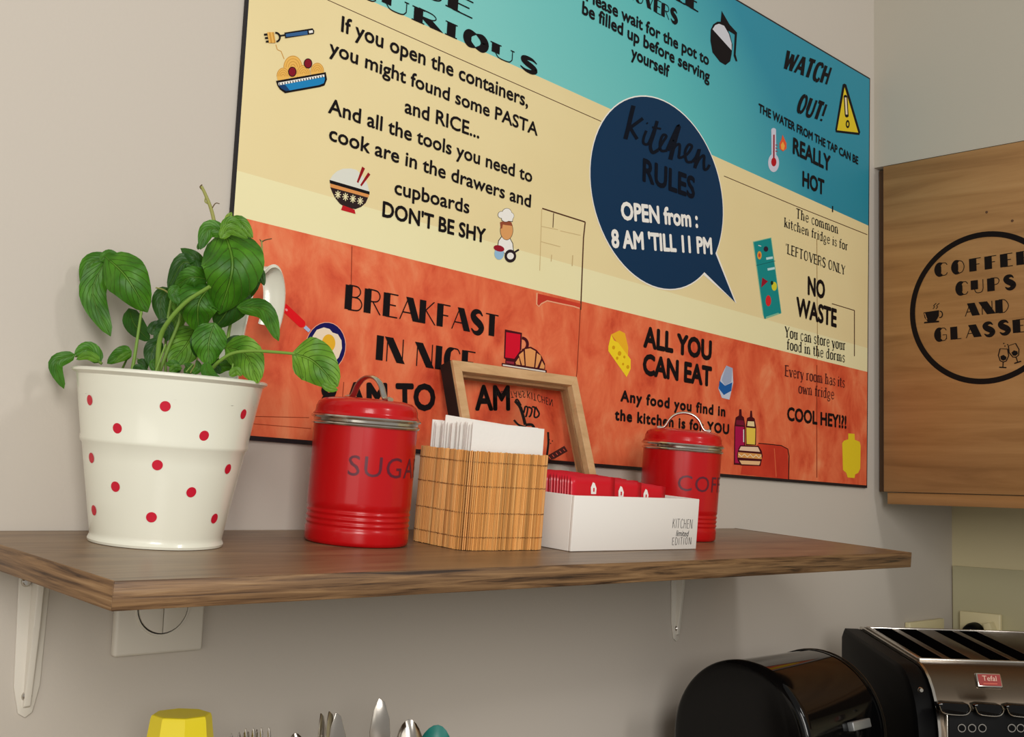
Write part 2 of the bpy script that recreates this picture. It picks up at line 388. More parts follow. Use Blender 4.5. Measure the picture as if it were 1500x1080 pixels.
def band(name,m,top,bot):
    D=Draw(PP,pplace); N=8; P=[(s0+(s1-s0)*i/N,bot(s0+(s1-s0)*i/N)) for i in range(N+1)]+[(s0+(s1-s0)*i/N,top(s0+(s1-s0)*i/N)) for i in range(N,-1,-1)]
    D.addlocal([P],m); return D.build(name,poster)
band('sky_print',M_sky,lambda s:PH-bd,f1); band('wall_print',M_cream,f1,f2); band('pale_wall_print',M_lcream,f2,f3); band('orange_print',M_orange,f3,lambda s:bd*1.6)
# worn lines and patches of the printed wall
class One:
    def line(s,*q,**k): s._do('crack_print','line',q,k)
    def poly(s,*q,**k): s._do('red_patch_print','poly',q,k)
    def _do(s,n,f,q,k):
        s.n=getattr(s,'n',0)+1; d=Draw(PP,lambda a,c,kk,e=s.n*.00001:pplace(a,c,kk+.00005+e)); getattr(d,f)(*q,**k); d.build(n,poster)
D=One(); K=C((84,52,34)); K2=C((150,60,36)); K3=C((205,180,130))
D.line([(468,-5),(660,81),(880,178)],1.1,K); D.line([(1060,258),(1165,302),(1270,344)],1.1,K)
D.line([(515,361),(513,455)],1.3,K2); D.line([(503,560),(500,600),(500,628)],1.2,K2); D.line([(850,447),(845,540),(843,560)],1.3,K2); D.line([(1196,535),(1196,700)],1.2,K2)
D.line([(1196,350),(1197,525)],.9,C((160,130,80))); D.line([(360,610),(452,612)],1,K2)
z=Z(690,290,6)
D.line(z(622,93,1000,213),2,K); D.line(z(1000,213,985,350,960,985),1.8,K); D.line(z(722,135,716,262),1.2,K); 
D.line(z(890,505,885,600),1.5,K3); D.line(z(705,500,700,560),1.2,K3); D.line(z(618,100,600,640),.9,K3); D.line(z(610,250,760,280),.8,K3); D.line(z(780,290,960,330),.8,K3); D.line(z(610,385,780,430),.8,K3)
D.poly(z(585,842,960,930,955,968,680,910,640,915,600,955,580,935),M_dorange)
D.line(z(575,835,572,935,592,955,615,930,665,905,780,930,900,955,950,972),1.8,C((236,168,130)))
D.line([(1219,302),(1219,311)],1.8,M_black); D.line([(1218,445),(1251,455)],1.2,K); D.line([(1251,455),(1251,522)],1.2,K)
z=Z(1040,520,5.4)
D.poly(z(380,700,560,715,612,745,620,985,240,945,250,880),M_dorange); D.line(z(380,700,470,708,560,718,612,745,622,800,618,985),1.3,M_black)
D.line(z(505,740,520,965),1,C((226,110,70)))
D.line([(358,620),(455,628)],.8,K2)
def T(txt,L,R,h,m=None,bold=.02,sp=1,name='lettering'):
    D=Draw(PP,lambda a,c,k:pplace(a,c,k+.0006)); text(D,txt,L,R,h,m or M_black,bold,sp); return D.build(name,poster)
def GT(txt,L,R,h,m=None,**k):
    D=Draw(PP,lambda a,c,k:pplace(a,c,k+.0006)); glyphs(D,txt,L,R,h,m or M_black,**k); return D.build('lettering',poster)
fat=dict(thick=.8,thin=.08,fat=True,serif=.16,gap=.3,heavy=.62)
GT('BE',(606,-13),(691,27.7),25,**fat)
GT('CURIOUS',(511,-12),(787,111),21,**fat)
T('If you open the containers,',(499,46),(772,157),21,bold=.020)
T('you might found some PASTA',(481.7,78.5),(786,199),19.5,bold=.020)
T('and RICE...',(592,165),(700.6,203),20,bold=.020)
T('And all the tools you need to',(480,165),(778,267.5),20,bold=.020)
T('cook are in the drawers and',(481,205),(776,304),20,bold=.020)
T('cupboards',(577,284),(686,313),20,bold=.020)
T("DON'T BE SHY",(559.5,317),(709.5,356),21,bold=.028)
T('Please wait for the pot to',(858,1),(1037,96),17,bold=.03)
T('be filled up before serving',(852,20),(1038,120.6),17.5,bold=.03)
T('yourself',(924,84.5),(979,113.6),17.5,bold=.03)
GT('COFFEE',(895,-52),(1022,18),26,**fat)
GT('LOVERS',(918,-5),(991,36),20,thick=.42,thin=.07,heavy=.2,gap=.12)
GT('WATCH',(1146,100),(1210,124),28,thick=.3,thin=.2,shear=.6,gap=.16)
GT('OUT!',(1165,163),(1203,178),28,thick=.3,thin=.2,shear=.6,gap=.14)
T('THE WATER FROM THE TAP CAN BE',(1110.5,164),(1256,241),11.5,bold=.035)
T('REALLY',(1161,224.5),(1215,251),22,bold=.035); T('HOT',(1175,272.5),(1206,285.5),21,bold=.035)
se=dict(thick=.17,thin=.085,serif=.06,gap=.12)
GT('The common',(1165.5,319.5),(1227,343),14,**se); GT('kitchen fridge is for',(1148,332.5),(1241,367.5),13.5,**se)
GT("'LEFTOVERS ONLY",(1150,371),(1237,403),14,**se)
T('NO',(1183,431),(1207,437.5),25,bold=.035); T('WASTE',(1166,462),(1224,479),25.5,bold=.035)
GT('You can store your',(1149,494),(1237.6,513.5),15.5,**se); GT('food in the dorms',(1152,512),(1236.6,531),15,**se)
dk=mat('ink_brown',(74,16,20),.55)
GT('Every room has its',(1149,551),(1236.6,568),15.5,m=dk,**se); GT('own fridge',(1169,576),(1221,585),15,m=dk,**se)
T('COOL HEY!?!',(1152.6,615.5),(1238.5,627.5),18,bold=.035)
T('ALL YOU',(942.5,507.5),(1040.4,527.4),27.5,bold=.045); T('CAN EAT',(941.5,547.5),(1040.4,565.5),27.5,bold=.045)
T('Any food you find in',(908.5,587.4),(1061,610),14.5,bold=.045,sp=1.15); T('the kitchen is for YOU',(900,615),(1066.5,636),14.5,bold=.045,sp=1.15)
deco=dict(thick=.36,thin=.055,heavy=.16,gap=.13)
GT('BREAKFAST',(505,452.7),(728,494),34,**deco); GT('IN NICE',(549,527),(694,549.5),35,**deco)
T('8 AM TO 11 AM',(471,600),(745,600),36,bold=.04)
# speech bubble
D=Draw(PP,lambda a,c,k:pplace(a,c,k+.0003)); M_navy=C((8,50,84))
l=PP(863.5,265); r=PP(1058.5,300); t=PP(950,139); bt=PP(978,425)
cx,cy=(l[0]+r[0])/2,(t[1]+bt[1])/2; rx,ry=(r[0]-l[0])/2,(t[1]-bt[1])/2
for (k,m) in ((.0018,M_white),(0,M_navy)):
    D.addlocal([[(cx+(rx+k)*math.cos(2*PI*i/72),cy+(ry+k)*math.sin(2*PI*i/72)) for i in range(72)]],m)
    D.poly([(1028-k*900,400),(1077+k*700,444+k*500),(1048+k*700,370)] if k else [(1028,396),(1076,443),(1046,368)],m)
D.build('speech_bubble',poster,'round navy speech bubble')
T('OPEN from :',(910,321),(1021,333),23.5,M_white,.04); T("8 AM 'TILL 11 PM",(896,362),(1042,372),23.5,M_white,.04)
M_ink=mat('ink_on_navy',(10,17,30),.6,spec=.1)
T('RULES',(941,264.7),(1016,291),31,M_ink,.035)
D=Draw(PP,lambda a,c,k:pplace(a,c,k+.0006)); z=Z(890,130,6)
for w_,pts in ((6.5,z(222,150,195,260,175,350,150,445)),(5,z(305,262,240,310,192,345)),(5,z(192,340,220,390,255,445)),
  (4,z(335,370,312,430,310,480,345,490,370,450,400,370,430,285)),(3,z(338,300,346,310)),(5,z(430,285,400,400,370,500,390,562,440,540)),(3,z(385,340,465,355)),
  (4,z(440,540,480,470,510,420,480,410,455,480,465,545,520,545)),(6.5,z(520,545,570,430,620,330,590,440,545,625)),(4,z(545,625,580,520,625,490,625,560,620,605,650,605)),
  (4,z(650,605,700,570,735,510,705,495,675,560,690,640,740,645)),(5,z(740,645,775,600,800,535,780,620,760,700)),(4,z(760,700,800,620,840,590,840,660,845,710,870,705,890,670))):
    D.line(pts,w_,M_ink,True)
D.build('lettering',poster)
# pictures
def ICON(): return Draw(PP,lambda a,c,k:pplace(a,c,k+.0003))
D=ICON(); z=Z(370,30,9); Y=C((236,184,92)); Y2=C((206,150,66)); Bl=C((26,130,190)); Bd=C((18,62,110)); W_=M_white
def zp(x,y): return z(x,y)[0]
D.line(z(300,320,320,385,370,410,410,510),1,Y2)
for cx_,cy_,r_ in ((525,620,120),(395,740,80),(665,710,85),(845,680,85)):
    D.ell(*zp(cx_,cy_),r_/9,(r_+25)/9,Y)
    for q in (1,.75,.5,.25): D.arc(*zp(cx_,cy_),r_*q/9,(r_+30)*q/9,.9,Y2,0,180,360)
for p in ((515,680),(722,570)): D.ell(*zp(*p),6.2,7.4,M_black); D.ell(*zp(*p),5,6.3,C((130,14,36)))
D.poly(z(300,800,955,685,972,780,940,860,880,880,420,962,350,910,318,860),M_black)
D.poly(z(330,830,935,720,945,780,930,830,870,855,430,935,370,900),Bl); D.poly(z(330,855,420,850,480,925,430,935,370,900),Bd)
D.poly(z(330,825,935,715,938,745,335,860),W_)
for i in range(17): x_=345+i*35; y_=845-i*6.4; D.line(z(x_,y_-15,x_+5,y_+12),1.3,M_black)
D.poly(z(408,165,780,108,802,140,798,180,420,238),M_black); D.poly(z(425,182,710,140,715,190,430,222),C((52,96,146))); D.poly(z(728,140,780,132,785,165,735,175),W_)
D.line(z(340,208,415,196),2.2,M_black); D.arc(*zp(295,225),6,6.5,2.6,M_black,-8,-90,90)
for i,y_ in enumerate((192,237,283)): D.line(z(140+i*12,y_,205+i*12,y_-6),2.8,M_black)
for i in range(4): D.line(z(190+i*22,160,215+i*22,300),2.4,Y if i%2==0 else Y2)
D.build('pasta_picture',poster)
D=ICON(); z=Z(470,230,12)
D.poly(z(145,405,200,320,280,250,380,210,520,205,620,230,720,330,800,450,845,610),C((222,224,214)))
D.poly(z(718,170,768,205,648,465,622,440),C((150,16,24))); D.poly(z(822,275,862,312,705,520,682,495),C((150,16,24)))
D.poly(z(145,405,848,612,845,665,150,465),M_black); D.poly(z(155,470,842,665,825,715,160,535),C((222,150,84)))
D.poly(z(158,535,820,718,780,810,700,880,600,920,420,890,320,820,240,720,190,620),C((44,28,30)))
D.poly(z(375,850,585,930,600,1005,345,935),C((190,24,34)))
for x_,y_ in ((290,665),(422,703),(552,740),(680,778)):
    for a in range(4): c_,s_=math.cos(a*PI/4)*55,math.sin(a*PI/4)*70; D.line(z(x_-c_,y_-s_,x_+c_,y_+s_),1.3,C((236,226,180)))
D.build('rice_bowl_picture',poster)
D=ICON(); z=Z(690,290,6); sk=C((222,160,100))
D.poly(z(228,420,235,375,265,335,300,365,340,355,365,400,372,470,300,500),M_black); D.poly(z(234,420,241,378,268,341,300,371,337,361,359,402,366,470,300,495),W_)
D.ell(*zp(308,285),9.6,14.6,M_black); D.ell(*zp(308,285),9,14,sk); D.poly(z(255,270,250,215,300,198,350,215,362,250,345,245,300,240,275,235,268,270),C((150,78,52)))
for p in ((262,150,4.8),(310,135,6.8),(340,160,5.2),(300,175,6)): D.ell(*zp(p[0],p[1]),p[2]+.5,p[2]+.5,M_black)
D.poly(z(265,160,365,180,360,212,262,202),M_black)
for p in ((262,150,4.8),(310,135,6.8),(340,160,5.2),(300,175,6)): D.ell(*zp(p[0],p[1]),p[2],p[2],W_)
D.poly(z(268,160,362,180,356,207,266,197),W_)
D.ell(*zp(242,490),7,9,C((150,190,220))); D.ell(*zp(240,445),8,4.5,C((150,20,40)),15)
D.ell(*zp(340,512),8.5,9.5,C((40,28,34))); D.line(z(375,480,415,455),2.6,C((40,28,34))); D.ell(*zp(340,512),5,5,W_)
D.build('chef_picture',poster)
D=ICON(); z=Z(340,420,7.717)
D.line(z(590,240,780,420),11.5,C((226,16,28))); D.ell(*zp(590,240),5.8,5.8,C((226,16,28))); D.ell(*zp(778,418),5.8,5.8,C((226,16,28))); D.ell(*zp(608,264),2.2,1.6,C((246,150,150)),45)
D.line(z(815,455,870,505),5,C((170,190,226)))
D.ell(*zp(1050,685),30,37,C((236,170,140)),8); D.ell(*zp(1050,685),29,36,C((20,16,88)),8)
D.poly(z(905,560,950,490,1030,462,1095,480,1130,520,1190,540,1230,610,1235,700,1200,800,1120,890,1050,900,960,850,900,760,880,660),C((240,222,196)))
D.ell(*zp(1085,640),9.8,13,C((234,180,46)))
D.build('frying_pan_picture',poster)
D=ICON(); z=Z(700,460,10.8); cr_=C((214,10,44)); br=C((232,158,96)); bk=C((70,8,22))
D.poly(z(420,245,690,300,680,560,600,700,585,810,425,780,430,720,405,700),bk); D.poly(z(440,290,665,325,655,590,570,710,425,690),cr_); D.poly(z(440,745,565,760,560,800,440,775),C((150,40,60)))
D.arc(*zp(690,480),8,9,4.2,bk,0,-90,90)
D.poly(z(575,800,570,720,640,610,740,530,830,520,920,570,1000,670,1055,790,1055,880,900,870,700,840),bk)
for q in (z(585,770,640,690,665,810,600,800),z(640,650,712,590,730,815,690,815),z(735,560,820,545,905,590,880,845,750,825),z(925,620,985,660,990,710,930,850,900,850),z(1005,745,1045,820,1040,870,965,860)): D.poly(q,br)
D.poly(z(370,775,1080,890,1080,935,370,825),bk); D.poly(z(385,798,1060,902,1058,925,385,820),C((236,226,214)))
D.build('mug_and_croissant_picture',poster)
D=ICON(); z=Z(800,0,5)
D.poly(z(1282,80,1340,180,1395,240,1385,400,1398,450,1385,450,1370,410,1378,255,1330,225,1345,260,1362,330,1355,400,1345,450,1310,478,1270,455,1215,385,1200,300,1202,220,1220,180,1250,160,1275,160),M_black)
D.poly(z(1215,215,1235,185,1262,175,1300,190,1335,250,1355,320,1355,370),C((206,208,216)))
D.build('coffee_pot_picture',poster)
D=ICON(); z=Z(1100,50,4)
D.poly(z(545,290,556,296,638,575,632,592,495,576,492,560,535,296),M_black); D.poly(z(546,312,626,578,502,564),C((226,200,40)))
D.line(z(552,370,558,475),5.6,M_black); D.ell(*zp(551,368),2.8,2.8,M_black);D.ell(*zp(559,478),2.8,2.8,M_black); D.line(z(552,372,558,472),2.6,C((238,220,190))); D.ell(*zp(564,528),2.9,6,M_black); D.ell(*zp(564,528),1.2,3,C((226,200,40)))
D.build('warning_sign_picture',poster)
D=ICON(); li=C((206,206,222))
D.line(z(130,565,132,730),7,li); D.ell(*zp(130,563),3.5,3,li); D.ell(*zp(130,755),8,13.5,li); D.line(z(132,590,131,750),2.2,C((150,20,40))); D.ell(*zp(131,750),3.8,6.5,C((180,14,30)))
for i in range(3): D.line(z(140,650+i*18,152,652+i*18),1.2,C((150,20,40)))
D.poly(z(182,590,205,640,205,672,185,688,165,672,164,640,175,620),C((226,90,50))); D.poly(z(184,630,195,655,190,680,176,676,172,650),C((240,170,70)))
D.build('thermometer_picture',poster)
D=ICON(); z=Z(1080,320,6); te=C((16,140,140))
D.poly(z(133,205,295,168,385,835,240,885,222,850),C((130,190,160))); D.poly(z(140,210,290,175,380,825,372,840,355,830,250,865,245,885,232,880),te)
D.line(z(162,415,330,375),.8,C((10,90,96)))
D.line(z(250,355,308,345),3.4,C((190,226,226))); D.line(z(262,450,325,438),3.4,C((190,226,226)))
D.ell(*zp(190,325),3.2,6,C((226,160,60))); D.ell(*zp(190,325),1.6,3,C((200,70,50))); D.ell(*zp(247,270),3.4,4,C((50,30,50))); D.line(z(180,238,205,245),1,W_)
D.poly(z(215,520,265,555,205,610),C((150,20,44))); D.ell(*zp(320,598),3.8,6.5,C((216,210,50))); D.ell(*zp(300,568),2,3,C((20,50,30))); D.ell(*zp(268,725),4,8,C((214,40,44)))
D.build('fridge_picture',poster)
D=ICON(); z=Z(780,360,2.88)
D.poly(z(330,375,365,358,388,370,402,430,400,470),C((240,180,40))); D.poly(z(330,375,342,400,360,410,412,480,412,520,395,555,318,445,318,425),C((246,214,40)))
for q in ((340,430,2.2),(365,455,2.6),(355,475,1.8),(400,512,2.2),(380,500,1.5),(385,470,1.6)): D.ell(*zp(q[0],q[1]),q[2],q[2]*1.3,C((214,160,20)))
D.build('cheese_picture',poster)
D=ICON(); z=Z(1040,520,5.4)
D.poly(z(125,85,175,105,180,220,150,355,90,340,62,265,85,170),C((196,204,220))); D.poly(z(125,85,175,105,165,215,115,245,88,200),C((160,172,198)))
D.poly(z(72,205,115,245,172,218,165,285,105,318,65,265),C((24,92,164)))
D.build('milk_carton_picture',poster)
D=ICON(); mg=C((172,16,76)); bun=C((238,190,140))
D.poly(z(190,560,200,495,225,480,228,430,245,430,248,480,265,495,275,560,275,875,185,868),bk); D.poly(z(196,565,265,570,268,860,194,855),mg); D.poly(z(205,515,262,520,268,560,202,552),C((120,20,50)))
D.poly(z(280,560,290,500,312,490,316,442,328,442,332,492,350,505,362,575,360,715,280,715),bk); D.poly(z(284,575,355,582,352,710,286,705),C((236,204,80))); D.poly(z(295,525,345,528,348,568,290,562),C((236,214,160))); D.line(z(262,590,262,690),1.2,W_)
D.poly(z(235,715,380,720,405,760,412,800,395,880,240,875,215,835,210,790,222,740),bk)
D.poly(z(240,725,375,730,392,768,225,755),C((240,206,176))); D.poly(z(218,770,402,785,405,825,216,812),C((226,160,90))); D.poly(z(228,835,395,842,385,872,245,865),bun)
D.line(z(222,785,245,805,268,785,291,808,314,788,337,812,360,792,383,815,400,795),1.3,C((244,226,190)))
D.build('sauce_and_burger_picture',poster)
D=ICON(); ye=C((232,206,40))
D.poly(z(1090,622,1140,625,1142,672,1180,688,1188,720,1185,900,1168,935,1145,945,1140,975,1085,970,1075,935,1048,910,1042,700,1055,680,1090,668),ye); D.build('yellow_block_picture',poster)
# ---------------------------------------------------------------- shelf
TA=R_(3.9984); SM=Matrix.Translation((0,0,-.0806))@Matrix.Rotation(TA,4,'X')
SX0,SX1,SD,ST=.3439,1.4735,.2813,.0190
so=SM@Vector(((SX0),0,0)); 
shelf=empty('wall_shelf',SM@Matrix.Translation((SX0,-.001,0)),'brown wood-grain wall shelf under the poster','shelf')
L_=SX1-SX0
box('board',.0006,L_-.0006,-SD+.0016,-.0006,-ST,0,M_shelf,shelf)
box('edge_band',0,L_,-SD+.001,-SD+.0024,-ST-.0002,.0004,M_shelfedge,shelf,.0004,1)
for x_ in (0,L_-.0012): box('edge_band',x_,x_+.0012,-SD+.0024,0,-ST-.0002,.0004,noisemat('shelf_end_wood%d'%(x_>0),[(.34,(50,33,20)),(.44,(104,76,50)),(.6,(138,106,72)),(.75,(156,126,90))],(90,9,260),.45,8,.5,.6,.4),shelf,.0003,1)
def bracket(x,label):
    z0=-.0806-ST-.0022
    t=empty('shelf_bracket',Matrix.Translation((x,-.0006,z0)),label,'bracket','white brackets under the shelf')
    P=[(-.014,0),(.014,0),(.011,-.11),(.006,-.132),(0,-.136),(-.006,-.132),(-.011,-.11)]
    extrude('wall_leg',P,-.0025,0,M_plastic,t,bev=.0006)
    # the arm follows the sagging shelf's underside
    M=Matrix.Rotation(TA,4,'X')
    extrude('shelf_arm',[(-.012,-.003),(.012,-.003),(.007,-.19),(-.007,-.19)],-.0045,-.002,M_plastic,t,axis='z',M=M,bev=.0005)
    g=[( -.003,-.008),(-.003,-.122),(-.009,-.124),(-.165,-.028),(-.165,-.0175)]
    g=[(-.002,-.006),(-.002,-.128),(-.006,-.126),(-.013,-.060),(-.017,-.006)]
    extrude('brace',g,-.0028,.0028,M_plastic,t,axis='x',bev=.0008)
    for zz in (-.022,-.118):
        s=lathe('screw',[(0,.0028),(.0028,.0026),(.0042,.0012),(.0045,0)],M_chrome,t,20,Matrix.Translation((-.0075 if zz>-.1 else 0,-.0025,zz))@Matrix.Rotation(R_(90),4,'X'))
    return t
bracket(.412,'white metal shelf bracket at the left, beside the light switch')
bracket(1.329,'white metal shelf bracket at the right, above the black bin')
# light switch
t=empty('light_switch',Matrix.Translation((.530,-.0006,-.1495)),'white double light switch half hidden behind the shelf front edge','switch')
box('cover_plate',-.0445,.0445,-.009,0,-.0435,.0435,M_plastic,t,.003,3)
lathe('ring',[(.0255,0),(.0258,.0015),(.0272,.0015),(.0275,0)],M_plastic,t,48,Matrix.Translation((0,-.009,0))@Matrix.Rotation(R_(90),4,'X'))
lathe('shadow_gap',[(.0243,.0004),(.0256,.0004)],mat('gap_dark',(40,34,30),.8),t,48,Matrix.Translation((0,-.009,0))@Matrix.Rotation(R_(90),4,'X'))
box('rocker_gap',-.0007,.0007,-.0096,-.009,-.0245,.0245,mat('gap_dark',(40,34,30),.8),t)
for sgn in (-1,1):
    P=[(sgn*.0006,-.0245)]+[(sgn*max(.0006,.0245*math.sin(a)),-.0245*math.cos(a)) for a in [PI*i/16 for i in range(1,16)]]+[(sgn*.0006,.0245)]
    extrude('rocker',P,-.0125 if sgn<0 else -.0115,-.009,M_plastic,t,bev=.0005)
# ---------------------------------------------------------------- things on the shelf
def on(u,v,rz=0,h=.0004): return SM@Matrix.Translation((u,-v,h))@Matrix.Rotation(rz,4,'Z')
# potted basil
PU,PV=.4766,.0875
POTM=on(PU,PV); POTI=POTM.inverted()
pb=empty('potted_basil',POTM,'leafy green basil in a white metal bucket with red polka dots','potted plant')
r0,r1,hp=.0530,.0775,.141
def pr(z): return r0+(r1-r0)*z/hp
prof=[(0,.0015),(r0-.002,.0015),(r0-.001,0),(r0+.002,0),(r0+.0026,.002),(r0+.0016,.0042),(pr(.006),.006)]
for i in range(1,9): prof.append((pr(i*.0085),i*.0085))
zb=.0785
prof+=[(pr(zb+.002),zb+.002),(pr(zb+.004)+.0012,zb+.004),(pr(zb+.006)+.0015,zb+.0065),(pr(zb+.01)+.0004,zb+.010),(pr(.12),.12),(pr(.137),.137),(r1+.0012,.1385),(r1+.0030,.1398),(r1+.003,.1415),(r1+.001,.1425),(r1-.001,.1415),(r1-.0012,.139),(pr(.12)-.0012,.12),(pr(.06)-.0012,.06)]
pot=lathe('bucket',prof,M_pot,pb,96)
# dots where the photograph shows them, then carried round the unseen side
z6=Z(50,500,3.322)
dots=z6(272,287, 638,317, 1016,355, 406,424, 826,460, 281,568, 600,603, 941,622, 397,708, 764,735, 292,823, 571,857, 876,863)
def conehit(x,y):
    o_=POTI@CAM; d=(POTI.to_3x3()@ray(x,y)); best=None; t=.6
    prev=None
    while t<1.4:
        p=o_+d*t; s=math.hypot(p.x,p.y)-pr(p.z)
        if s<0: return p
        t+=.0005
    return o_+d*((Vector((0,0,o_.z))-o_).dot(-Vector((o_.x,o_.y,0)))/d.dot(-Vector((o_.x,o_.y,0))))
def conedot(a,zc,r=.0042):
    n=18; slope=(r1-r0)/hp; V=[]
    for rr in (0,r):
        for i in range(n if rr else 1):
            q=2*PI*i/n; zz=zc+rr*math.sin(q); aa=a+rr*math.cos(q)/pr(zc); R0=pr(zz)+.0004; V.append((R0*math.cos(aa),R0*math.sin(aa),zz))
    Fc=[(0,1+i,1+(i+1)%n) for i in range(n)]
    return mesh('polka_dot',V,Fc,M_dot,pot,True,autos=None)
seen=[]
for x_,y_ in dots:
    p=conehit(x_,y_); seen.append((math.atan2(p.y,p.x),p.z)); conedot(*seen[-1])
va=math.atan2((POTI@CAM).y,(POTI@CAM).x)
for a,z_ in seen:
    if abs(a-va)<1.05: conedot(a+PI,z_)
# soil
V=[(0,0,.128)];n=28;Fc=[]
for k,rr in enumerate((.03,.055,.0742)):
    for i in range(n): V.append((rr*math.cos(2*PI*i/n),rr*math.sin(2*PI*i/n),.126+random.uniform(-.002,.002)-.004*(k==2)))
for i in range(n):
    Fc.append((0,1+i,1+(i+1)%n))
    for k in range(2): a=1+k*n;Fc.append((a+i,a+n+i,a+n+(i+1)%n,a+(i+1)%n))
mesh('soil',V,Fc,M_soil,pb,True)
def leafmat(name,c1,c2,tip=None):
    m=bpy.data.materials.new(name); m.use_nodes=True; n=m.node_tree; L=n.links; b=n.nodes['Principled BSDF']
    b.inputs['Roughness'].default_value=.48; b.inputs['Specular IOR Level'].default_value=.35; b.inputs['Subsurface Weight'].default_value=.0
    uv=n.nodes.new('ShaderNodeTexCoord'); nz=n.nodes.new('ShaderNodeTexNoise'); nz.inputs['Scale'].default_value=45; nz.inputs['Detail'].default_value=4
    L.new(uv.outputs['Object'],nz.inputs[0])
    r=n.nodes.new('ShaderNodeValToRGB'); r.color_ramp.elements[0].position=.35; r.color_ramp.elements[0].color=rgb(c1); r.color_ramp.elements[1].position=.68; r.color_ramp.elements[1].color=rgb(c2)
    L.new(nz.outputs[0],r.inputs[0])
    # veins from the uv map
    sp=n.nodes.new('ShaderNodeSeparateXYZ'); L.new(uv.outputs['UV'],sp.inputs[0])
    ab=n.nodes.new('ShaderNodeMath'); ab.operation='SUBTRACT'; ab.inputs[1].default_value=.5; L.new(sp.outputs['X'],ab.inputs[0])
    a2=n.nodes.new('ShaderNodeMath'); a2.operation='ABSOLUTE'; L.new(ab.outputs[0],a2.inputs[0])
    s1=n.nodes.new('ShaderNodeMath'); s1.operation='MULTIPLY_ADD'; s1.inputs[1].default_value=-.9; L.new(a2.outputs[0],s1.inputs[0]); L.new(sp.outputs['Y'],s1.inputs[2])
    s2=n.nodes.new('ShaderNodeMath'); s2.operation='MULTIPLY'; s2.inputs[1].default_value=44; L.new(s1.outputs[0],s2.inputs[0])
    s3=n.nodes.new('ShaderNodeMath'); s3.operation='SINE'; L.new(s2.outputs[0],s3.inputs[0])
    s4=n.nodes.new('ShaderNodeMapRange'); s4.inputs[1].default_value=.93; s4.inputs[2].default_value=1; L.new(s3.outputs[0],s4.inputs[0])
    m1=n.nodes.new('ShaderNodeMapRange'); m1.inputs[1].default_value=.012; m1.inputs[2].default_value=.03; m1.inputs[3].default_value=1; m1.inputs[4].default_value=0; L.new(a2.outputs[0],m1.inputs[0])
    mx=n.nodes.new('ShaderNodeMath'); mx.operation='MAXIMUM'; L.new(s4.outputs[0],mx.inputs[0]); L.new(m1.outputs[0],mx.inputs[1])
    mm=n.nodes.new('ShaderNodeMath'); mm.operation='MULTIPLY'; mm.inputs[1].default_value=.45; L.new(mx.outputs[0],mm.inputs[0])
    mix=n.nodes.new('ShaderNodeMix'); mix.data_type='RGBA'; L.new(mm.outputs[0],mix.inputs[0]); L.new(r.outputs[0],mix.inputs[6]); mix.inputs[7].default_value=rgb((120,160,60))
    L.new(mix.outputs[2],b.inputs['Base Color'])
    bp=n.nodes.new('ShaderNodeBump'); bp.inputs['Strength'].default_value=.9; bp.inputs['Distance'].default_value=.002; bp.invert=True
    L.new(mx.outputs[0],bp.inputs['Height']); L.new(bp.outputs[0],b.inputs['Normal'])
    tr=n.nodes.new('ShaderNodeBsdfTranslucent'); tr.inputs[0].default_value=rgb((96,160,30)); ms=n.nodes.new('ShaderNodeMixShader'); ms.inputs[0].default_value=.16
    out=n.nodes['Material Output']; L.new(b.outputs[0],ms.inputs[1]); L.new(tr.outputs[0],ms.inputs[2]); L.new(ms.outputs[0],out.inputs[0])
    return m
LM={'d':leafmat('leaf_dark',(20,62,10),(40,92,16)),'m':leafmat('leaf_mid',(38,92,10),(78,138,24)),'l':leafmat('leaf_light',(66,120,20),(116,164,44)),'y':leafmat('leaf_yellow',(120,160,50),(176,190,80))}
M_stem=mat('stem_green',(116,152,58),.5); M_stem2=mat('stem_dry',(150,150,80),.6); M_twig=mat('twig_brown',(96,76,40),.7)
z5=Z(50,250,3.322)
def zz5(x,y): return z5(x,y)[0]
VIEW=(CAM-Vector(POTM.translation)).normalized()
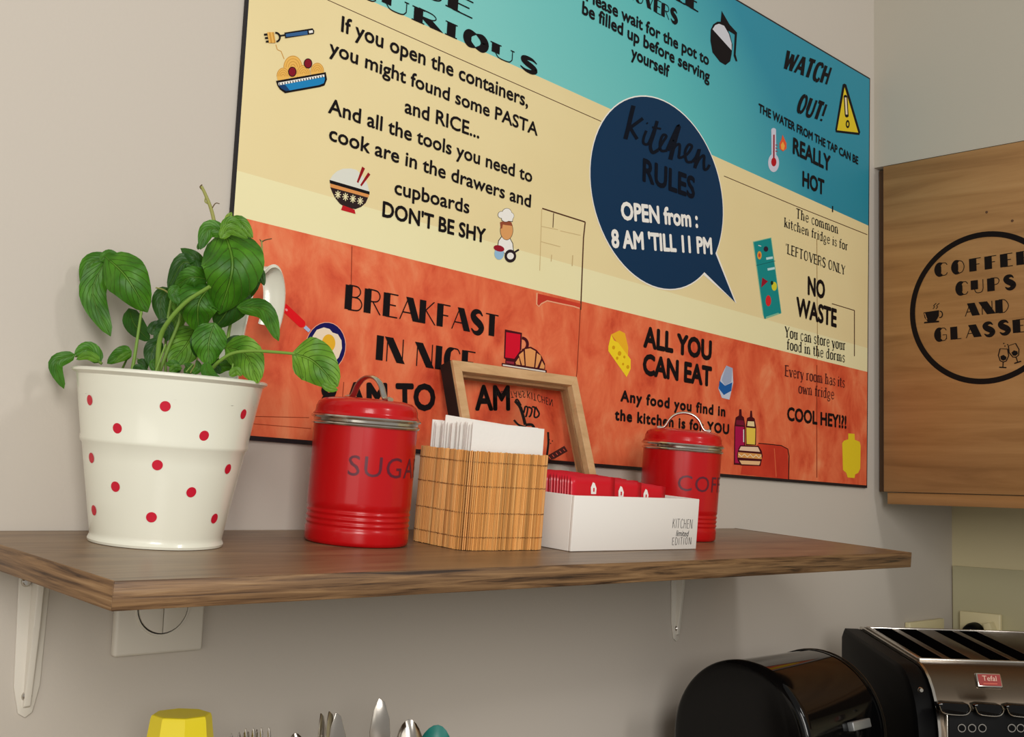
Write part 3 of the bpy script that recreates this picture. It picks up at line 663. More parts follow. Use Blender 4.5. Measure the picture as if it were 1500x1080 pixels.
def leaf(kind,b,m_,e,w_,tb=1.0,tm=None,te=None,tilt=0,cup=.25,wav=.12,name='leaf'):
    """b,m_,e: base, middle, tip in the close-up; w_: full width there; t*: forward distance"""
    tm=tb if tm is None else tm; te=tb if te is None else te
    A,B,Cc=[POTI@at(*zz5(*p),t) for p,t in ((b,tb),(m_,tm),(e,te))]
    Wd=w_/3.322/F*tb; NU,NV=8,12
    view=(POTI.to_3x3()@(-ray(*zz5(*m_)))).normalized()
    P=cr([A,B,Cc],6); N=len(P); V=[];UV=[]
    ph=random.uniform(0,6)
    for j in range(N):
        s=j/(N-1); t=(P[min(j+1,N-1)]-P[max(j-1,0)]).normalized()
        side=t.cross(view).normalized(); nor=side.cross(t).normalized()
        if nor.dot(view)<0: nor=-nor
        if tilt:
            q=Matrix.Rotation(R_(tilt),3,t); side=q@side; nor=q@nor
        hw=Wd/2*(math.sin(PI*min(1,s**.74))**.6 if s<1 else 0)*1.02
        hw=max(hw,Wd*.012)
        for i in range(NU+1):
            x=(i/NU-.5)*2
            dz=-cup*abs(x)**1.5*hw+hw*.22*math.exp(-(x*6)**2)*-1
            dz+=hw*.10*math.sin(9*s*2.2+abs(x)*-3+ph)*(abs(x)*(1.2-abs(x)))*2.2
            edge=wav*hw*math.sin(s*16+ph+i)*(abs(x)>.95)
            V.append(P[j]+side*(x*hw)+nor*(dz+edge)); UV.append((i/NU,s))
    Fc=[]
    for j in range(N-1):
        for i in range(NU): a=j*(NU+1)+i; Fc.append((a,a+1,a+NU+2,a+NU+1))
    me=bpy.data.meshes.new('leaf'); me.from_pydata([tuple(v) for v in V],[],Fc); me.materials.append(LM[kind])
    uvl=me.uv_layers.new(name='uv'); 
    for lp in me.loops: uvl.data[lp.index].uv=UV[lp.vertex_index]
    for p in me.polygons: p.use_smooth=True
    return link(name,me,pb)
def stem(pts,w_,t=1.0,m=None,t2=None,name='stem'):
    n=len(pts); Q=[POTI@at(*zz5(*p),t+((t2 or t)-t)*i/(n-1)) for i,p in enumerate(pts)]
    P=cr(Q,5); r=w_/3.322/F*t/2
    return tube(name,P,[r*(1-.3*i/(len(P)-1)) for i in range(len(P))],m or M_stem,pb,8)
TF=.985
# stems
stem([(600,990),(610,830),(650,740),(740,640),(855,565)],27,.99,t2=.96)
stem([(610,980),(650,870),(700,750),(715,690)],20,1.0)
stem([(640,990),(640,840),(650,720),(668,610),(650,590)],15,1.01); stem([(660,600),(630,580),(592,570)],10,1.01,M_stem2)
stem([(475,985),(490,900),(505,800),(522,685)],19,1.0); stem([(522,700),(500,560),(400,440),(340,430)],14,1.005)
stem([(935,960),(945,800),(972,675)],20,1.02); stem([(880,985),(900,860),(905,720),(890,600)],16,1.03)
stem([(870,960),(900,930),(965,890),(1060,878),(1180,884),(1270,892)],20,.97,t2=.95)
stem([(895,400),(880,275),(862,190),(835,120),(815,78)],21,1.0,M_stem2); stem([(862,190),(882,160),(902,161)],6,1.0,M_twig); stem([(822,95),(808,80),(818,68)],9,1.0,M_twig); stem([(845,160),(832,150),(834,128)],9,1.0,M_stem2)
stem([(1085,475),(1108,410),(1107,340)],12,1.01,M_stem2); stem([(1107,348),(1125,338),(1157,331)],7,1.01,M_twig); stem([(1107,348),(1098,335)],7,1.01,M_twig)
stem([(760,985),(790,930),(800,870)],8,.99,M_stem2); stem([(740,980),(775,940)],9,.98); stem([(960,985),(968,940)],12,.97); stem([(330,940),(260,900),(200,905)],14,1.0); stem([(590,985),(620,900),(640,845)],12,.97)
stem([(700,985),(690,900),(640,760)],10,1.03); stem([(560,985),(520,930),(500,915)],9,1.03); stem([(420,985),(450,920),(470,880)],12,1.03)
# leaves
leaf('m',(345,415),(450,520),(552,690),210,1.0,.985,1.0,cup=.35)
leaf('m',(345,440),(285,600),(372,806),128,1.005,1.0,1.0,cup=.2)
leaf('m',(370,425),(270,455),(240,582),85,1.015,1.01,1.01,cup=.5)
leaf('m',(320,440),(365,405),(420,425),45,1.0)
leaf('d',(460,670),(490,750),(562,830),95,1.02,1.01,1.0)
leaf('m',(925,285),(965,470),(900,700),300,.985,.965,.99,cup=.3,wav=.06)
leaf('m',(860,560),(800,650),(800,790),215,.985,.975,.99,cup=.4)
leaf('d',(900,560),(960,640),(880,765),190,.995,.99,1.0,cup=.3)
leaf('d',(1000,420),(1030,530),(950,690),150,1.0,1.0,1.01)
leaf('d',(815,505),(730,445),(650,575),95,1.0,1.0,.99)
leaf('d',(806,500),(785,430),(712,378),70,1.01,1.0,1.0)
leaf('m',(850,530),(760,520),(682,572),105,.985,.975,.985)
leaf('l',(850,560),(740,590),(680,690),120,.99,.985,.99)
leaf('m',(930,305),(850,285),(808,385),85,.975,.97,.97)
leaf('l',(930,290),(1000,255),(1065,328),75,.98,.975,.98)
leaf('l',(915,300),(960,255),(1010,290),70,.97); leaf('y',(950,280),(945,235),(962,202),38,.98); leaf('y',(935,280),(925,255),(950,225),30,.985)
leaf('l',(905,330),(955,285),(1040,330),60,.968)
leaf('d',(1075,480),(1100,500),(1120,560),48,1.0); leaf('m',(1065,500),(1085,520),(1098,545),40,1.0); leaf('m',(800,385),(798,370),(800,350),14,.98)
leaf('m',(985,665),(1120,680),(1190,830),92,.99,.985,.98,cup=.3)
leaf('l',(925,855),(1030,900),(1090,1035),165,.98,.97,.965,cup=.2)
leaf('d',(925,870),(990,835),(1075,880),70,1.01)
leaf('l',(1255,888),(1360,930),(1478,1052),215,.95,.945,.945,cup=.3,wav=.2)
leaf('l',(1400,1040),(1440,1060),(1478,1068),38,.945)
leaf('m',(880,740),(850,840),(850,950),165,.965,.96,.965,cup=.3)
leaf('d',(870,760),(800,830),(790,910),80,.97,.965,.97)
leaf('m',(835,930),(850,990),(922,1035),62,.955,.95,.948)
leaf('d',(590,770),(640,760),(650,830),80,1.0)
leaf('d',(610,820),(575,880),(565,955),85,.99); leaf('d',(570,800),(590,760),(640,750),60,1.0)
leaf('m',(475,880),(420,895),(355,940),75,1.01); leaf('l',(475,880),(430,910),(390,935),35,1.0)
leaf('m',(325,935),(265,870),(195,895),80,1.0,.995,.99); leaf('m',(200,895),(105,940),(145,1062),70,.99,.985,.98); leaf('l',(320,925),(260,900),(205,920),45,.985)
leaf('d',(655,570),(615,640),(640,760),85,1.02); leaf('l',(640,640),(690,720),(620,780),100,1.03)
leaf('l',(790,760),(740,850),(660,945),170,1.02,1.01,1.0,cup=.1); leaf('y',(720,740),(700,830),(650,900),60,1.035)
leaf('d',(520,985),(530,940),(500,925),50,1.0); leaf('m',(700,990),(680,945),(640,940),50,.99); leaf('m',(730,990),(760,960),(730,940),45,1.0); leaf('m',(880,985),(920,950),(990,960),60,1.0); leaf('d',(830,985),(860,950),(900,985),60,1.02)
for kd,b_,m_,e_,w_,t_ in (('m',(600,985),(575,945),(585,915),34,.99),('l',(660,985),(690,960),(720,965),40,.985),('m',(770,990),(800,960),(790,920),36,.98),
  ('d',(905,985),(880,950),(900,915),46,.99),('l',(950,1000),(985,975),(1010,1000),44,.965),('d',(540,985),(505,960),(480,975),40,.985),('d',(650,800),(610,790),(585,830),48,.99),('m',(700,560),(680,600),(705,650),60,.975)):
    leaf(kd,b_,m_,e_,w_,t_)
# hook strap of the bucket: rises from the back rim, bends over and comes down again
hd=Vector((.80,.05,0)); 
Q=[POTI@at(x,y,t) for x,y,t in ((331,562,1.035),(336,520,1.05),(345,470,1.062),(356,425,1.075),(368,402,1.088),(382,392,1.10),(396,400,1.11),(402,425,1.115),(400,455,1.115),(394,478,1.113))]
P=cr(Q,6); bm=bmesh.new(); prev=None; wv=(POTI.to_3x3()@Vector((.72,-.69,0))).normalized(); hw=.0105; th=.0007; rings=[]
for i,p in enumerate(P):
    t=(P[min(i+1,len(P)-1)]-P[max(i-1,0)]).normalized(); wd=(wv-t*wv.dot(t)).normalized(); 
    n_=t.cross(wd).normalized()
    sec=[(-hw,-.0018),(-hw+.001,-.0018),(-hw+.0014,-th),(hw-.0014,-th),(hw-.001,-.0018),(hw,-.0018),(hw,th+.001),(hw-.0014,th),(-hw+.0014,th),(-hw,th+.001)]
    rings.append([bm.verts.new(p+wd*a+n_*b_) for a,b_ in sec])
for a,b_ in zip(rings,rings[1:]):
    for k in range(10): bm.faces.new((a[k],a[(k+1)%10],b_[(k+1)%10],b_[k]))
bm.faces.new(rings[0]); bm.faces.new(rings[-1][::-1])
bmobj('hanging_hook',bm,M_pot,pb,True,autos=40)
# canisters
def wraptext(txt,R0,a0,z0,hgt,wid,m,parent,bold=0,name='lettering'):
    V,Fc=facemesh(txt,bold,1.1,0); x0=min(v[0] for v in V); x1=max(v[0] for v in V); ch=capH(bold)
    bm=bmesh.new(); vs=[bm.verts.new((v[0],v[1],0)) for v in V]
    for f in Fc:
        try: bm.faces.new([vs[i] for i in f])
        except: pass
    # slice so that the letters bend round the can
    k=x0
    while k<x1:
        bmesh.ops.bisect_plane(bm,geom=list(bm.verts)+list(bm.edges)+list(bm.faces),plane_co=(k,0,0),plane_no=(1,0,0)); k+=.08
    for v in bm.verts:
        a=a0+(v.co.x-x0)/(x1-x0)*wid/R0; v.co=Vector((R0*math.cos(a),R0*math.sin(a),z0+v.co.y/ch*hgt))
    return bmobj(name,bm,m,parent)
M_canink=mat('can_ink',(92,22,42),.4)
def canister(u,v,label,txt,ta,twid,th_,tz,ha,nrib):
    t=empty('canister',on(u,v),label,'canister','red metal canisters')
    R0=.0498; H=.1125
    p=[(0,.001),(R0-.004,.001),(R0-.0025,0),(R0-.0006,.0012),(R0,.004),(R0,.012)]
    for i in range(4):
        zc=.0165+i*.0052; p+=[(R0,zc-.0021),(R0-.0009,zc-.001),(R0-.0009,zc+.001),(R0,zc+.0021)]
    p+=[(R0,.04),(R0,H-.012),(R0,H)]
    lathe('body',p,M_red,t,96,autos=60)
    def ring(z0,ro,hh): return [(R0-.001,z0-hh),(ro-.0006,z0-hh),(ro,z0-hh*.5),(ro,z0+hh*.5),(ro-.0006,z0+hh),(R0-.001,z0+hh)]
    lathe('rim',[(R0-.001,H-.002),(R0+.0018,H-.0015),(R0+.0024,H-.0002),(R0+.0016,H+.0012),(R0+.0004,H+.002),(R0+.0006,H+.0042),(R0+.0026,H+.0048),(R0+.0032,H+.0062),(R0+.0022,H+.0076),(R0-.002,H+.0078)],M_chrome,t,96)
    lz=H+.0076
    lathe('lid',[(R0+.0008,lz-.0006),(R0+.0014,lz+.0008),(R0+.0002,lz+.0018),(R0-.0006,lz+.004),(R0-.001,lz+.008),(R0-.003,lz+.0125),(R0-.0075,lz+.0155),(R0-.016,lz+.0172),(.02,lz+.018),(0,lz+.0182)],M_redlid,t,96,autos=50)
    top=lz+.0178; c,s=math.cos(ha),math.sin(ha)
    pts=[(-.034,.0006),(-.027,.0008),(-.0235,.004),(-.018,.0135),(-.010,.0195),(0,.0215),(.010,.0195),(.018,.0135),(.0235,.004),(.027,.0008),(.034,.0006)]
    P=cr([(a*c,a*s,top+b_) for a,b_ in pts],5)
    tube('handle',P,.002,M_chrome,t,12,flat=(.0019,.0036),up=(-s,c,0))
    for k in (-1,1): lathe('rivet',[(0,.0022),(.0018,.0018),(.0026,0)],M_chrome,t,14,Matrix.Translation((.0315*k*c,.0315*k*s,top+.001)))
    if txt: wraptext(txt,R0+.00025,ta,tz,th_,twid,M_canink,t)
    return t
def facing(u,v): 
    p=SM.inverted()@CAM; return math.atan2(p.y+v,p.x-u)
SU,SV=.6773,.1034; KU,KV=1.194,.0992
fs=facing(SU,SV); fk=facing(KU,KV)
canister(SU,SV,'red canister lettered SUGAR beside the dotted bucket','SUGAR',fs+R_(-15),.095,.0185,.0655,fs+R_(38),4)
canister(KU,KV,'red canister lettered COFFEE at the right, behind the white box','COFFEE',fk+R_(-3),.105,.019,.062,fk+R_(90),4)
# bamboo napkin holder
BU,BV,BA=.7484,.1769,.065
BW,BDp,BH=.1105,.086,.0965
nh=empty('napkin_holder',on(BU,BV,-BA),'square bamboo-slat holder full of white napkins','napkin holder')
M_bamboo=noisemat('bamboo_slats',[(.3,(200,138,74)),(.5,(224,164,94)),(.7,(240,190,122))],(300,300,6),.5,3,.1,0,.4)
def slatmat():
    m=M_bamboo; n=m.node_tree; L=n.links; b=n.nodes['Principled BSDF']; at_=n.nodes.new('ShaderNodeAttribute'); at_.attribute_name='tone'
    src=b.inputs['Base Color'].links[0].from_socket; mx=n.nodes.new('ShaderNodeMix'); mx.data_type='RGBA'; mx.blend_type='MULTIPLY'; mx.inputs[0].default_value=1
    L.new(src,mx.inputs[6]); L.new(at_.outputs['Color'],mx.inputs[7]); L.new(mx.outputs[2],b.inputs['Base Color'])
slatmat()
def rrect(w_,d,r,n=8,pad=0):
    P=[]
    for cx_,cy_,a0 in ((w_-r,-0+r,-90),(w_-r,d-r,0),(r,d-r,90),(r,r,180)):
        for i in range(n+1): a=R_(a0+90*i/n); P.append((cx_+(r+pad)*math.cos(a),cy_+(r+pad)*math.sin(a)))
    return P
def walk(P,step):
    P=[Vector(p+(0,)) for p in P]; P.append(P[0]); out=[]; acc=0; 
    for a,b_ in zip(P,P[1:]):
        L=(b_-a).length; 
        while acc<L:
            q=a+(b_-a)*(acc/L); d=(b_-a).normalized(); out.append((q,d)); acc+=step*random.uniform(.8,1.25)
        acc-=L
    return out
path=rrect(BW,BDp,.014)
inner=rrect(BW-.006,BDp-.006,.011); inner=[(a+.003,b_+.003) for a,b_ in inner]
bm=bmesh.new(); A=[bm.verts.new((a,b_,.0005)) for a,b_ in inner]; B=[bm.verts.new((a,b_,BH-.001)) for a,b_ in inner]; n=len(A)
for i in range(n): bm.faces.new((A[i],A[(i+1)%n],B[(i+1)%n],B[i]))
bm.faces.new(A); bmobj('lining',bm,mat('holder_lining',(170,120,66),.7),nh)
bm=bmesh.new(); tones=[]
for q,d in walk(path,.0021):
    tones+=[random.choice((.7,.85,1,1.05,1.1,1.15))]*12; w2=.00078; nrm=Vector((d.y,-d.x,0)); h0=random.uniform(0,.0004); h1=BH-random.uniform(0,.0008); pr_=random.uniform(.0,.0003)
    sec=[q-d*w2,q-d*w2*.5+nrm*(.0008+pr_),q+d*w2*.5+nrm*(.0008+pr_),q+d*w2,q+d*w2-nrm*.0015,q-d*w2-nrm*.0015]
    a=[bm.verts.new((s.x,s.y,h0)) for s in sec]; b_=[bm.verts.new((s.x,s.y,h1)) for s in sec]
    for i in range(6): bm.faces.new((a[i],a[(i+1)%6],b_[(i+1)%6],b_[i]))
    bm.faces.new(a[::-1]); bm.faces.new(b_)
o=bmobj('slats',bm,M_bamboo,nh); o['kind']='stuff'
ca=o.data.color_attributes.new('tone','FLOAT_COLOR','POINT')
for i,v_ in enumerate(tones): ca.data[i].color=(v_,v_*.97,v_*.92,1)
M_thread=mat('stitch_thread',(120,76,40),.8)
for hz in (.0125,.036,.062,.0855):
    bm=bmesh.new(); k=0
    for q,d in walk(rrect(BW,BDp,.014,8,.0010),.0021):
        k+=1; nrm=Vector((d.y,-d.x,0)); c=q+Vector((0,0,hz+random.uniform(-.0002,.0002)))
        boxbm(-.0004,.0004,-.0003,.0003,-.0005,.0005,bm=bm)
        for v in bm.verts[-8:] if False else list(bm.verts)[-8:]: v.co=c+d*v.co.x*1.0+nrm*v.co.y+Vector((0,0,v.co.z))
    o=bmobj('stitching',bm,M_thread,nh); o['kind']='stuff'
# napkins
NM=[]
def napmesh(seed,w_,h_,th):
    rnd=random.Random(seed); bm=bmesh.new(); NX,NZ=8,6; g=[]
    amp=.0005
    for side in (0,1):
        rows=[]
        for j in range(NZ+1):
            row=[]
            for i in range(NX+1):
                x=w_*(i/NX-.5); z=h_*j/NZ; y=amp*math.sin(i*.9+seed)*(j/NZ)+amp*.8*math.sin(j*1.1+seed*2)*(j/NZ)
                row.append(bm.verts.new((x,y+(th/2 if side else -th/2)*(1 if 0<i<NX else .5),z)))
            rows.append(row)
        g.append(rows)
    for s in (0,1):
        for j in range(NZ):
            for i in range(NX): bm.faces.new((g[s][j][i],g[s][j][i+1],g[s][j+1][i+1],g[s][j+1][i]))
    ring=lambda s:[g[s][0][i] for i in range(NX+1)]+[g[s][j][NX] for j in range(1,NZ+1)]+[g[s][NZ][i] for i in range(NX-1,-1,-1)]+[g[s][j][0] for j in range(NZ-1,0,-1)]
    a,b_=ring(0),ring(1)
    for i in range(len(a)): bm.faces.new((a[i],a[(i+1)%len(a)],b_[(i+1)%len(a)],b_[i]))
    bmesh.ops.recalc_face_normals(bm,faces=bm.faces); me=bpy.data.meshes.new('paper_napkin')
    for f in bm.faces: f.smooth=True
    for e in bm.edges:
        if len(e.link_faces)==2 and e.calc_face_angle(0)>R_(50): e.smooth=False
    bm.to_mesh(me); bm.free(); me.materials.append(M_paper); return me
ORD=['first','second','third','fourth','fifth','sixth','seventh','eighth','ninth','tenth','eleventh','twelfth','thirteenth','fourteenth','fifteenth','sixteenth','seventeenth','eighteenth','nineteenth','twentieth','twenty-first','twenty-second']
variants=[napmesh(k,.096,.1195,.0015) for k in range(4)]
NB=on(BU,BV,-BA)
NN=20
for k in range(NN):
    f=k/(NN-1); y=.0085+f*.063
    o=link('paper_napkin',variants[k%4]); rz=random.uniform(-.02,.02)
    dx=random.uniform(-.0015,.0015); dz=.0012+random.uniform(-.003,.003)*(k>0)+ (0 if k else .001)
    rot=Matrix.Rotation(random.uniform(-.003,.003),4,'X')@Matrix.Rotation(rz*.6,4,'Y')
    if k==NN-4: rot=Matrix.Rotation(.06,4,'Y'); dx+=.0; dz+=.004
    o.matrix_world=NB@Matrix.Translation((BW/2+dx,y,dz+.0015))@rot
    if k==0: setp(o,'front white paper napkin in the bamboo holder, its face to the camera','napkin','napkins in the bamboo holder')
    elif k==NN-4: setp(o,'white napkin with a corner poking up at the back of the holder','napkin','napkins in the bamboo holder')
    else: setp(o,'white paper napkin, %s from the front of the pack'%ORD[k],'napkin','napkins in the bamboo holder')
# white box
WU,WV,WA=.8790,.2004,-.0163; WW,WD,WH=.2131,.098,.0575
WBM=on(WU,WV,WA)
wb=empty('sachet_box',WBM,'long white open box lettered KITCHEN limited EDITION','box')
tw=.004
bm=boxbm(0,WW,0,tw,0,WH); 
box('front_panel',0,WW,0,tw,0,WH,M_boxw,wb,.0008)
box('back_panel',0,WW,WD-tw,WD,0,WH,M_boxw,wb,.0008); bm.free()
box('side_panel',0,tw,tw,WD-tw,0,WH,M_boxw,wb,.0006); box('side_panel',WW-tw,WW,tw,WD-tw,0,WH,M_boxw,wb,.0006)
box('bottom_panel',tw,WW-tw,tw,WD-tw,.0002,.004,M_boxw,wb)
WI=WBM.inverted(); W3=WBM.to_3x3()
def WP(x,y): q=WI@hit(x,y,WBM.translation,W3@Vector((0,1,0))); return (q.x,q.z)
D=Draw(WP,lambda a,c,k:(a,-.0003-k,c)); z=Z(780,660,5.357)
glyphs(D,'KITCHEN',(984.5,773.5),(1013.5,774.5),13.5,M_black,thick=.055,thin=.045,gap=.2)
text(D,'limited',(990,785.5),(1008.5,786),8.5,M_black,0,1,.2)
glyphs(D,'EDITION',(984,798.5),(1012,797.5),10.5,M_black,thick=.065,thin=.06,gap=.3)
D.build('lettering',wb)
# sachets: flat packets standing in the box, stepped from left back to right front
def sachetmesh(seed,w_,h_,logo=True):
    bm=bmesh.new(); NX,NZ=8,8; g=[[],[]]
    for s in (0,1):
        for j in range(NZ+1):
            row=[]
            for i in range(NX+1):
                x=w_*(i/NX-.5); z=h_*j/NZ; b_=max(0,math.sin(PI*i/NX)*math.sin(PI*min(1,max(0,(j-.6)/(NZ-1.2)))))**.6*.00035+.0001
                if i%2 and (j in(0,NZ)): z+=.0004
                row.append(bm.verts.new((x,(b_ if s else -b_),z)))
            g[s].append(row)
    for s in (0,1):
        for j in range(NZ):
            for i in range(NX): bm.faces.new((g[s][j][i],g[s][j][i+1],g[s][j+1][i+1],g[s][j+1][i]))
    ring=lambda s:[g[s][0][i] for i in range(NX+1)]+[g[s][j][NX] for j in range(1,NZ+1)]+[g[s][NZ][i] for i in range(NX-1,-1,-1)]+[g[s][j][0] for j in range(NZ-1,0,-1)]
    a,b_=ring(0),ring(1)
    for i in range(len(a)): bm.faces.new((a[i],a[(i+1)%len(a)],b_[(i+1)%len(a)],b_[i]))
    bmesh.ops.recalc_face_normals(bm,faces=bm.faces); me=bpy.data.meshes.new('sachet')
    for f in bm.faces: f.smooth=True
    bm.to_mesh(me); bm.free(); me.materials.append(M_sachet); return me
SV_=[sachetmesh(k,.070,.0655) for k in range(2)]
# printed emblem: a small white house shape and lines
def emblem():
    P=[(-.004,0),(.004,0),(.0045,.006),(.0015,.0115),(-.0015,.0125),(-.0045,.007)]
    V=[(a,-.0016+.0008,b_+.0475) for a,b_ in P]; Fc=[(0,1,2,3,4,5)]
    Vl=[(-.011,-.0008,.0450),(.011,-.0008,.0450),(.011,-.0008,.0456),(-.011,-.0008,.0456)]; Fc.append((6,7,8,9)); V+=Vl
    V+=[(-.0009,-.0011,.0500),(.0012,-.0011,.0500),(.0012,-.0011,.0540),(-.0009,-.0011,.0540)]; Fc.append((10,11,12,13))
    me=bpy.data.meshes.new('emblem'); me.from_pydata(V,[],Fc); me.materials.append(M_white); me.materials.append(M_sachet); me.polygons[2].material_index=1; return me
EM=emblem()
G_='sachets in the white box'
cols=[(.0415,20),(.086,19),(.129,18)]
for ci,(cxx,nn) in enumerate(cols):
    for k in range(nn):
        f=k/(nn-1); y=.0095+ci*.0013+k*.0040
        o=link('sachet',SV_[k%2]); 
        h=.0065+.002*f-.0028*ci+random.uniform(-.001,.001)
        o.matrix_world=WBM@Matrix.Translation((cxx+random.uniform(-.0012,.0012)+ (0.0),y,.0048+max(0,h)))@Matrix.Rotation(-.06,4,'X')@Matrix.Rotation(random.uniform(-.01,.01)+(0,.02,.07)[ci],4,'Y')
        nm=('left','middle','right')[ci]
        if k==0:
            setp(o,'foremost red sachet of the %s row in the white box'%nm,'sachet',G_)
            link('emblem',EM,o)
        elif k==nn-1: setp(o,'rearmost red sachet of the %s row in the white box'%nm,'sachet',G_)
        else: setp(o,'red paper sachet, %s from the front in the %s row of the box'%(ORD[k],nm),'sachet',G_)
# leaning picture frame
FU,FV,FW,FH,FA=.8605,.0890,.2128,.2064,.3585
FM=on(FU,FV,0)@Matrix.Rotation(-FA,4,'X')
# local: x right, z up along the frame, front at y=0, body towards +y
fr=empty('picture_frame',FM,'small pine box frame with clear printed glass leaning on the wall','picture frame')
bw,bt=.0125,.021
def mitre(name,p,q,r,s,M=None):
    bm=bmesh.new(); A=[bm.verts.new((a,0,b_)) for a,b_ in (p,q,r,s)]; B=[bm.verts.new((a,bt,b_)) for a,b_ in (p,q,r,s)]
    bm.faces.new(A);bm.faces.new(B[::-1])
    for i in range(4): bm.faces.new((A[i],A[(i+1)%4],B[(i+1)%4],B[i]))
    bmesh.ops.bevel(bm,geom=list(bm.edges),offset=.0004,segments=1,affect='EDGES')
    return bmobj(name,bm,M_pine,fr)
mitre('rail',(0,FH),(FW,FH),(FW-bw,FH-bw),(bw,FH-bw)); mitre('rail',(0,0),(FW,0),(FW-bw,bw),(bw,bw))
mitre('stile',(0,0),(0,FH),(bw,FH-bw),(bw,bw)); mitre('stile',(FW,0),(FW,FH),(FW-bw,FH-bw),(FW-bw,bw))
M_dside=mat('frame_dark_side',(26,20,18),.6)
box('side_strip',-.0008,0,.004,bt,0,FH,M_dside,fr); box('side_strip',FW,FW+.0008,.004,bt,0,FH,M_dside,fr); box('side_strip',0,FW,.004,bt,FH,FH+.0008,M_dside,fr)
# thin inner lip carrying the glass
il=.0035
M_lip=mat('frame_lip',(150,110,72),.6)
for nm,a in (('lip',(bw,FW-bw,FH-bw-il,FH-bw)),('lip',(bw,FW-bw,bw,bw+il)),('lip',(bw,bw+il,bw+il,FH-bw-il)),('lip',(FW-bw-il,FW-bw,bw+il,FH-bw-il))):
    box(nm,a[0],a[1],.0085,.0155,a[2],a[3],M_lip,fr)
box('glass_pane',bw+.0002,FW-bw-.0002,.0070,.0084,bw+.0002,FH-bw-.0002,M_glass,fr)
tube('hanging_clip',cr([(FW-.0105,-.0008,.062),(FW-.0075,-.0012,.052),(FW-.0105,-.0008,.042),(FW-.0135,-.0012,.052),(FW-.0105,-.0008,.062)],5),.0008,mat('brass',(196,170,90),.3,1),fr,8)
FI=FM.inverted(); F3=FM.to_3x3()
def FP(x,y): q=FI@hit(x,y,FM@Vector((0,.0069,0)),F3@Vector((0,1,0))); return (q.x,q.z)
D=Draw(FP,lambda a,c,k:(a,.0068-k,c),.00001); z=Z(640,510,5.684)
glyphs(D,'ALL STARS',z(480,415)[0],z(738,412)[0],9.5,M_black,thick=.15,thin=.12,gap=.2,flipy=True)
glyphs(D,'KITCHEN',z(752,415)[0],z(965,487)[0],10,M_black,thick=.15,thin=.12,gap=.2,flipy=True)
D.line(z(650,440,690,490,715,560,735,640),4.5,M_black,True); D.line(z(735,640,790,640,815,680),4,M_black,True); D.line(z(640,600,680,640,740,660),3,M_black,True)
for q in (z(700,490,720,540,735,490,755,500,745,560,735,575),z(760,490,790,510,780,560,765,575),z(790,490,815,500,810,570,835,575,850,545,820,490),z(650,440,670,430,700,480)): D.line(q,2.6,M_black,True)
D.line(z(925,700,928,790,915,900),3.2,M_black); 
D.poly(z(905,905,1060,815,1088,860,985,920,905,945),C((60,20,20))); 
for i in range(5): D.line(z(930+i*30,905-i*16,945+i*30,925-i*17),1,C((200,80,60)))
for q in ((935,765),(945,795),(960,775)): D.ell(*z(*q)[0],1,1,M_black,n=8)
D.build('glass_print',fr)
# ---------------------------------------------------------------- cabinet on the right wall
cb=empty('wall_cabinet',Matrix.Translation((XF,-.02,-.0163)),'oak wall cabinet lettered COFFEE CUPS AND GLASSES on the right wall','cabinet')
CH=.5713+.0163; CL=.62
box('carcass',.020,XR-XF-.0005,-CL-.58,.018,.0,CH-.0005,mat('carcass_dark',(92,66,44),.6),cb)
def doorobj(y1,y0,lab=None):
    o=box('door',0,.018,y1,y0,0,CH,M_oak,cb,.0006,1)
    return o
doorobj(-CL,0); doorobj(-2*CL+.04,-CL-.003)
box('light_rail',.006,.022,-CL-.57,-.004,-.0215,-.0012,M_oak,cb,.0005,1)
XFp=XF-.0004
def CP(x,y): q=hit(x,y,(XFp,0,0),(1,0,0)); return (-.02-q.y,q.z+.0163)
D=Draw(CP,lambda a,c,k:(-.0004-k,-a,c)); z=Z(1330,330,4.5)
top=CP(*z(580,32)[0]); bot=CP(*z(520,1048)[0]); lf=CP(*z(13,590)[0]); rad=(top[1]-bot[1])/2; ccy=(top[1]+bot[1])/2; ccx=lf[0]+rad
M_cab=mat('ink_door',(20,13,12),.6,spec=.15)
D.addlocal([[(ccx+(rad-a)*math.cos(2*PI*(i+b_)/96),ccy+(rad-a)*math.sin(2*PI*(i+b_)/96)) for a,b_ in ((0,0),(0,1),(.0095,1),(.0095,0))] for i in range(96)],M_cab)
dc=dict(thick=.56,thin=.06,heavy=.26,gap=.42)
for tx,(a,b_,c,d) in (('COFFEE',(185,338,800,253)),('CUPS',(325,462,705,416)),('AND',(378,602,668,572)),('GLASSES',(185,766,880,692))):
    q=z(a,b_,c,d); glyphs(D,tx,q[0],q[1],19,M_cab,**dc)
D.poly(z(103,575,205,560,203,600,185,630,205,630,205,640,105,648,108,638,130,635,110,610),M_cab); D.arc(*z(212,588)[0],3.4,4.6,1.5,M_cab,0,-100,110)
D.line(z(110,580,125,622),1.2,C((170,126,82)))
for a in (165,185): D.line(z(a,552,a+10,538,a+5,530,a+22,514),1,M_cab,True)
for gx,gy,ro in ((630,860,3),(700,830,-18)):
    c_,s_=math.cos(R_(ro)),math.sin(R_(ro))
    def g(*p): return z(*[v for i in range(0,len(p),2) for v in (gx+p[i]*c_-p[i+1]*s_,gy+p[i]*s_+p[i+1]*c_)])
    D.line(g(-25,-45,-34,0,-20,35,0,42,20,35,34,0,25,-45),1.5,M_cab); D.line(g(-25,-45,25,-45),.9,M_cab); D.poly(g(-20,5,0,-5,20,8,18,25,0,33,-16,26),M_cab); D.line(g(0,40,0,78),1.5,M_cab); D.line(g(-24,78,24,78),1.8,M_cab)
for q in ((632,780),(640,797),(658,788)): D.ell(*z(*q)[0],1,1,M_cab,n=8)
D.build('lettering',cb)
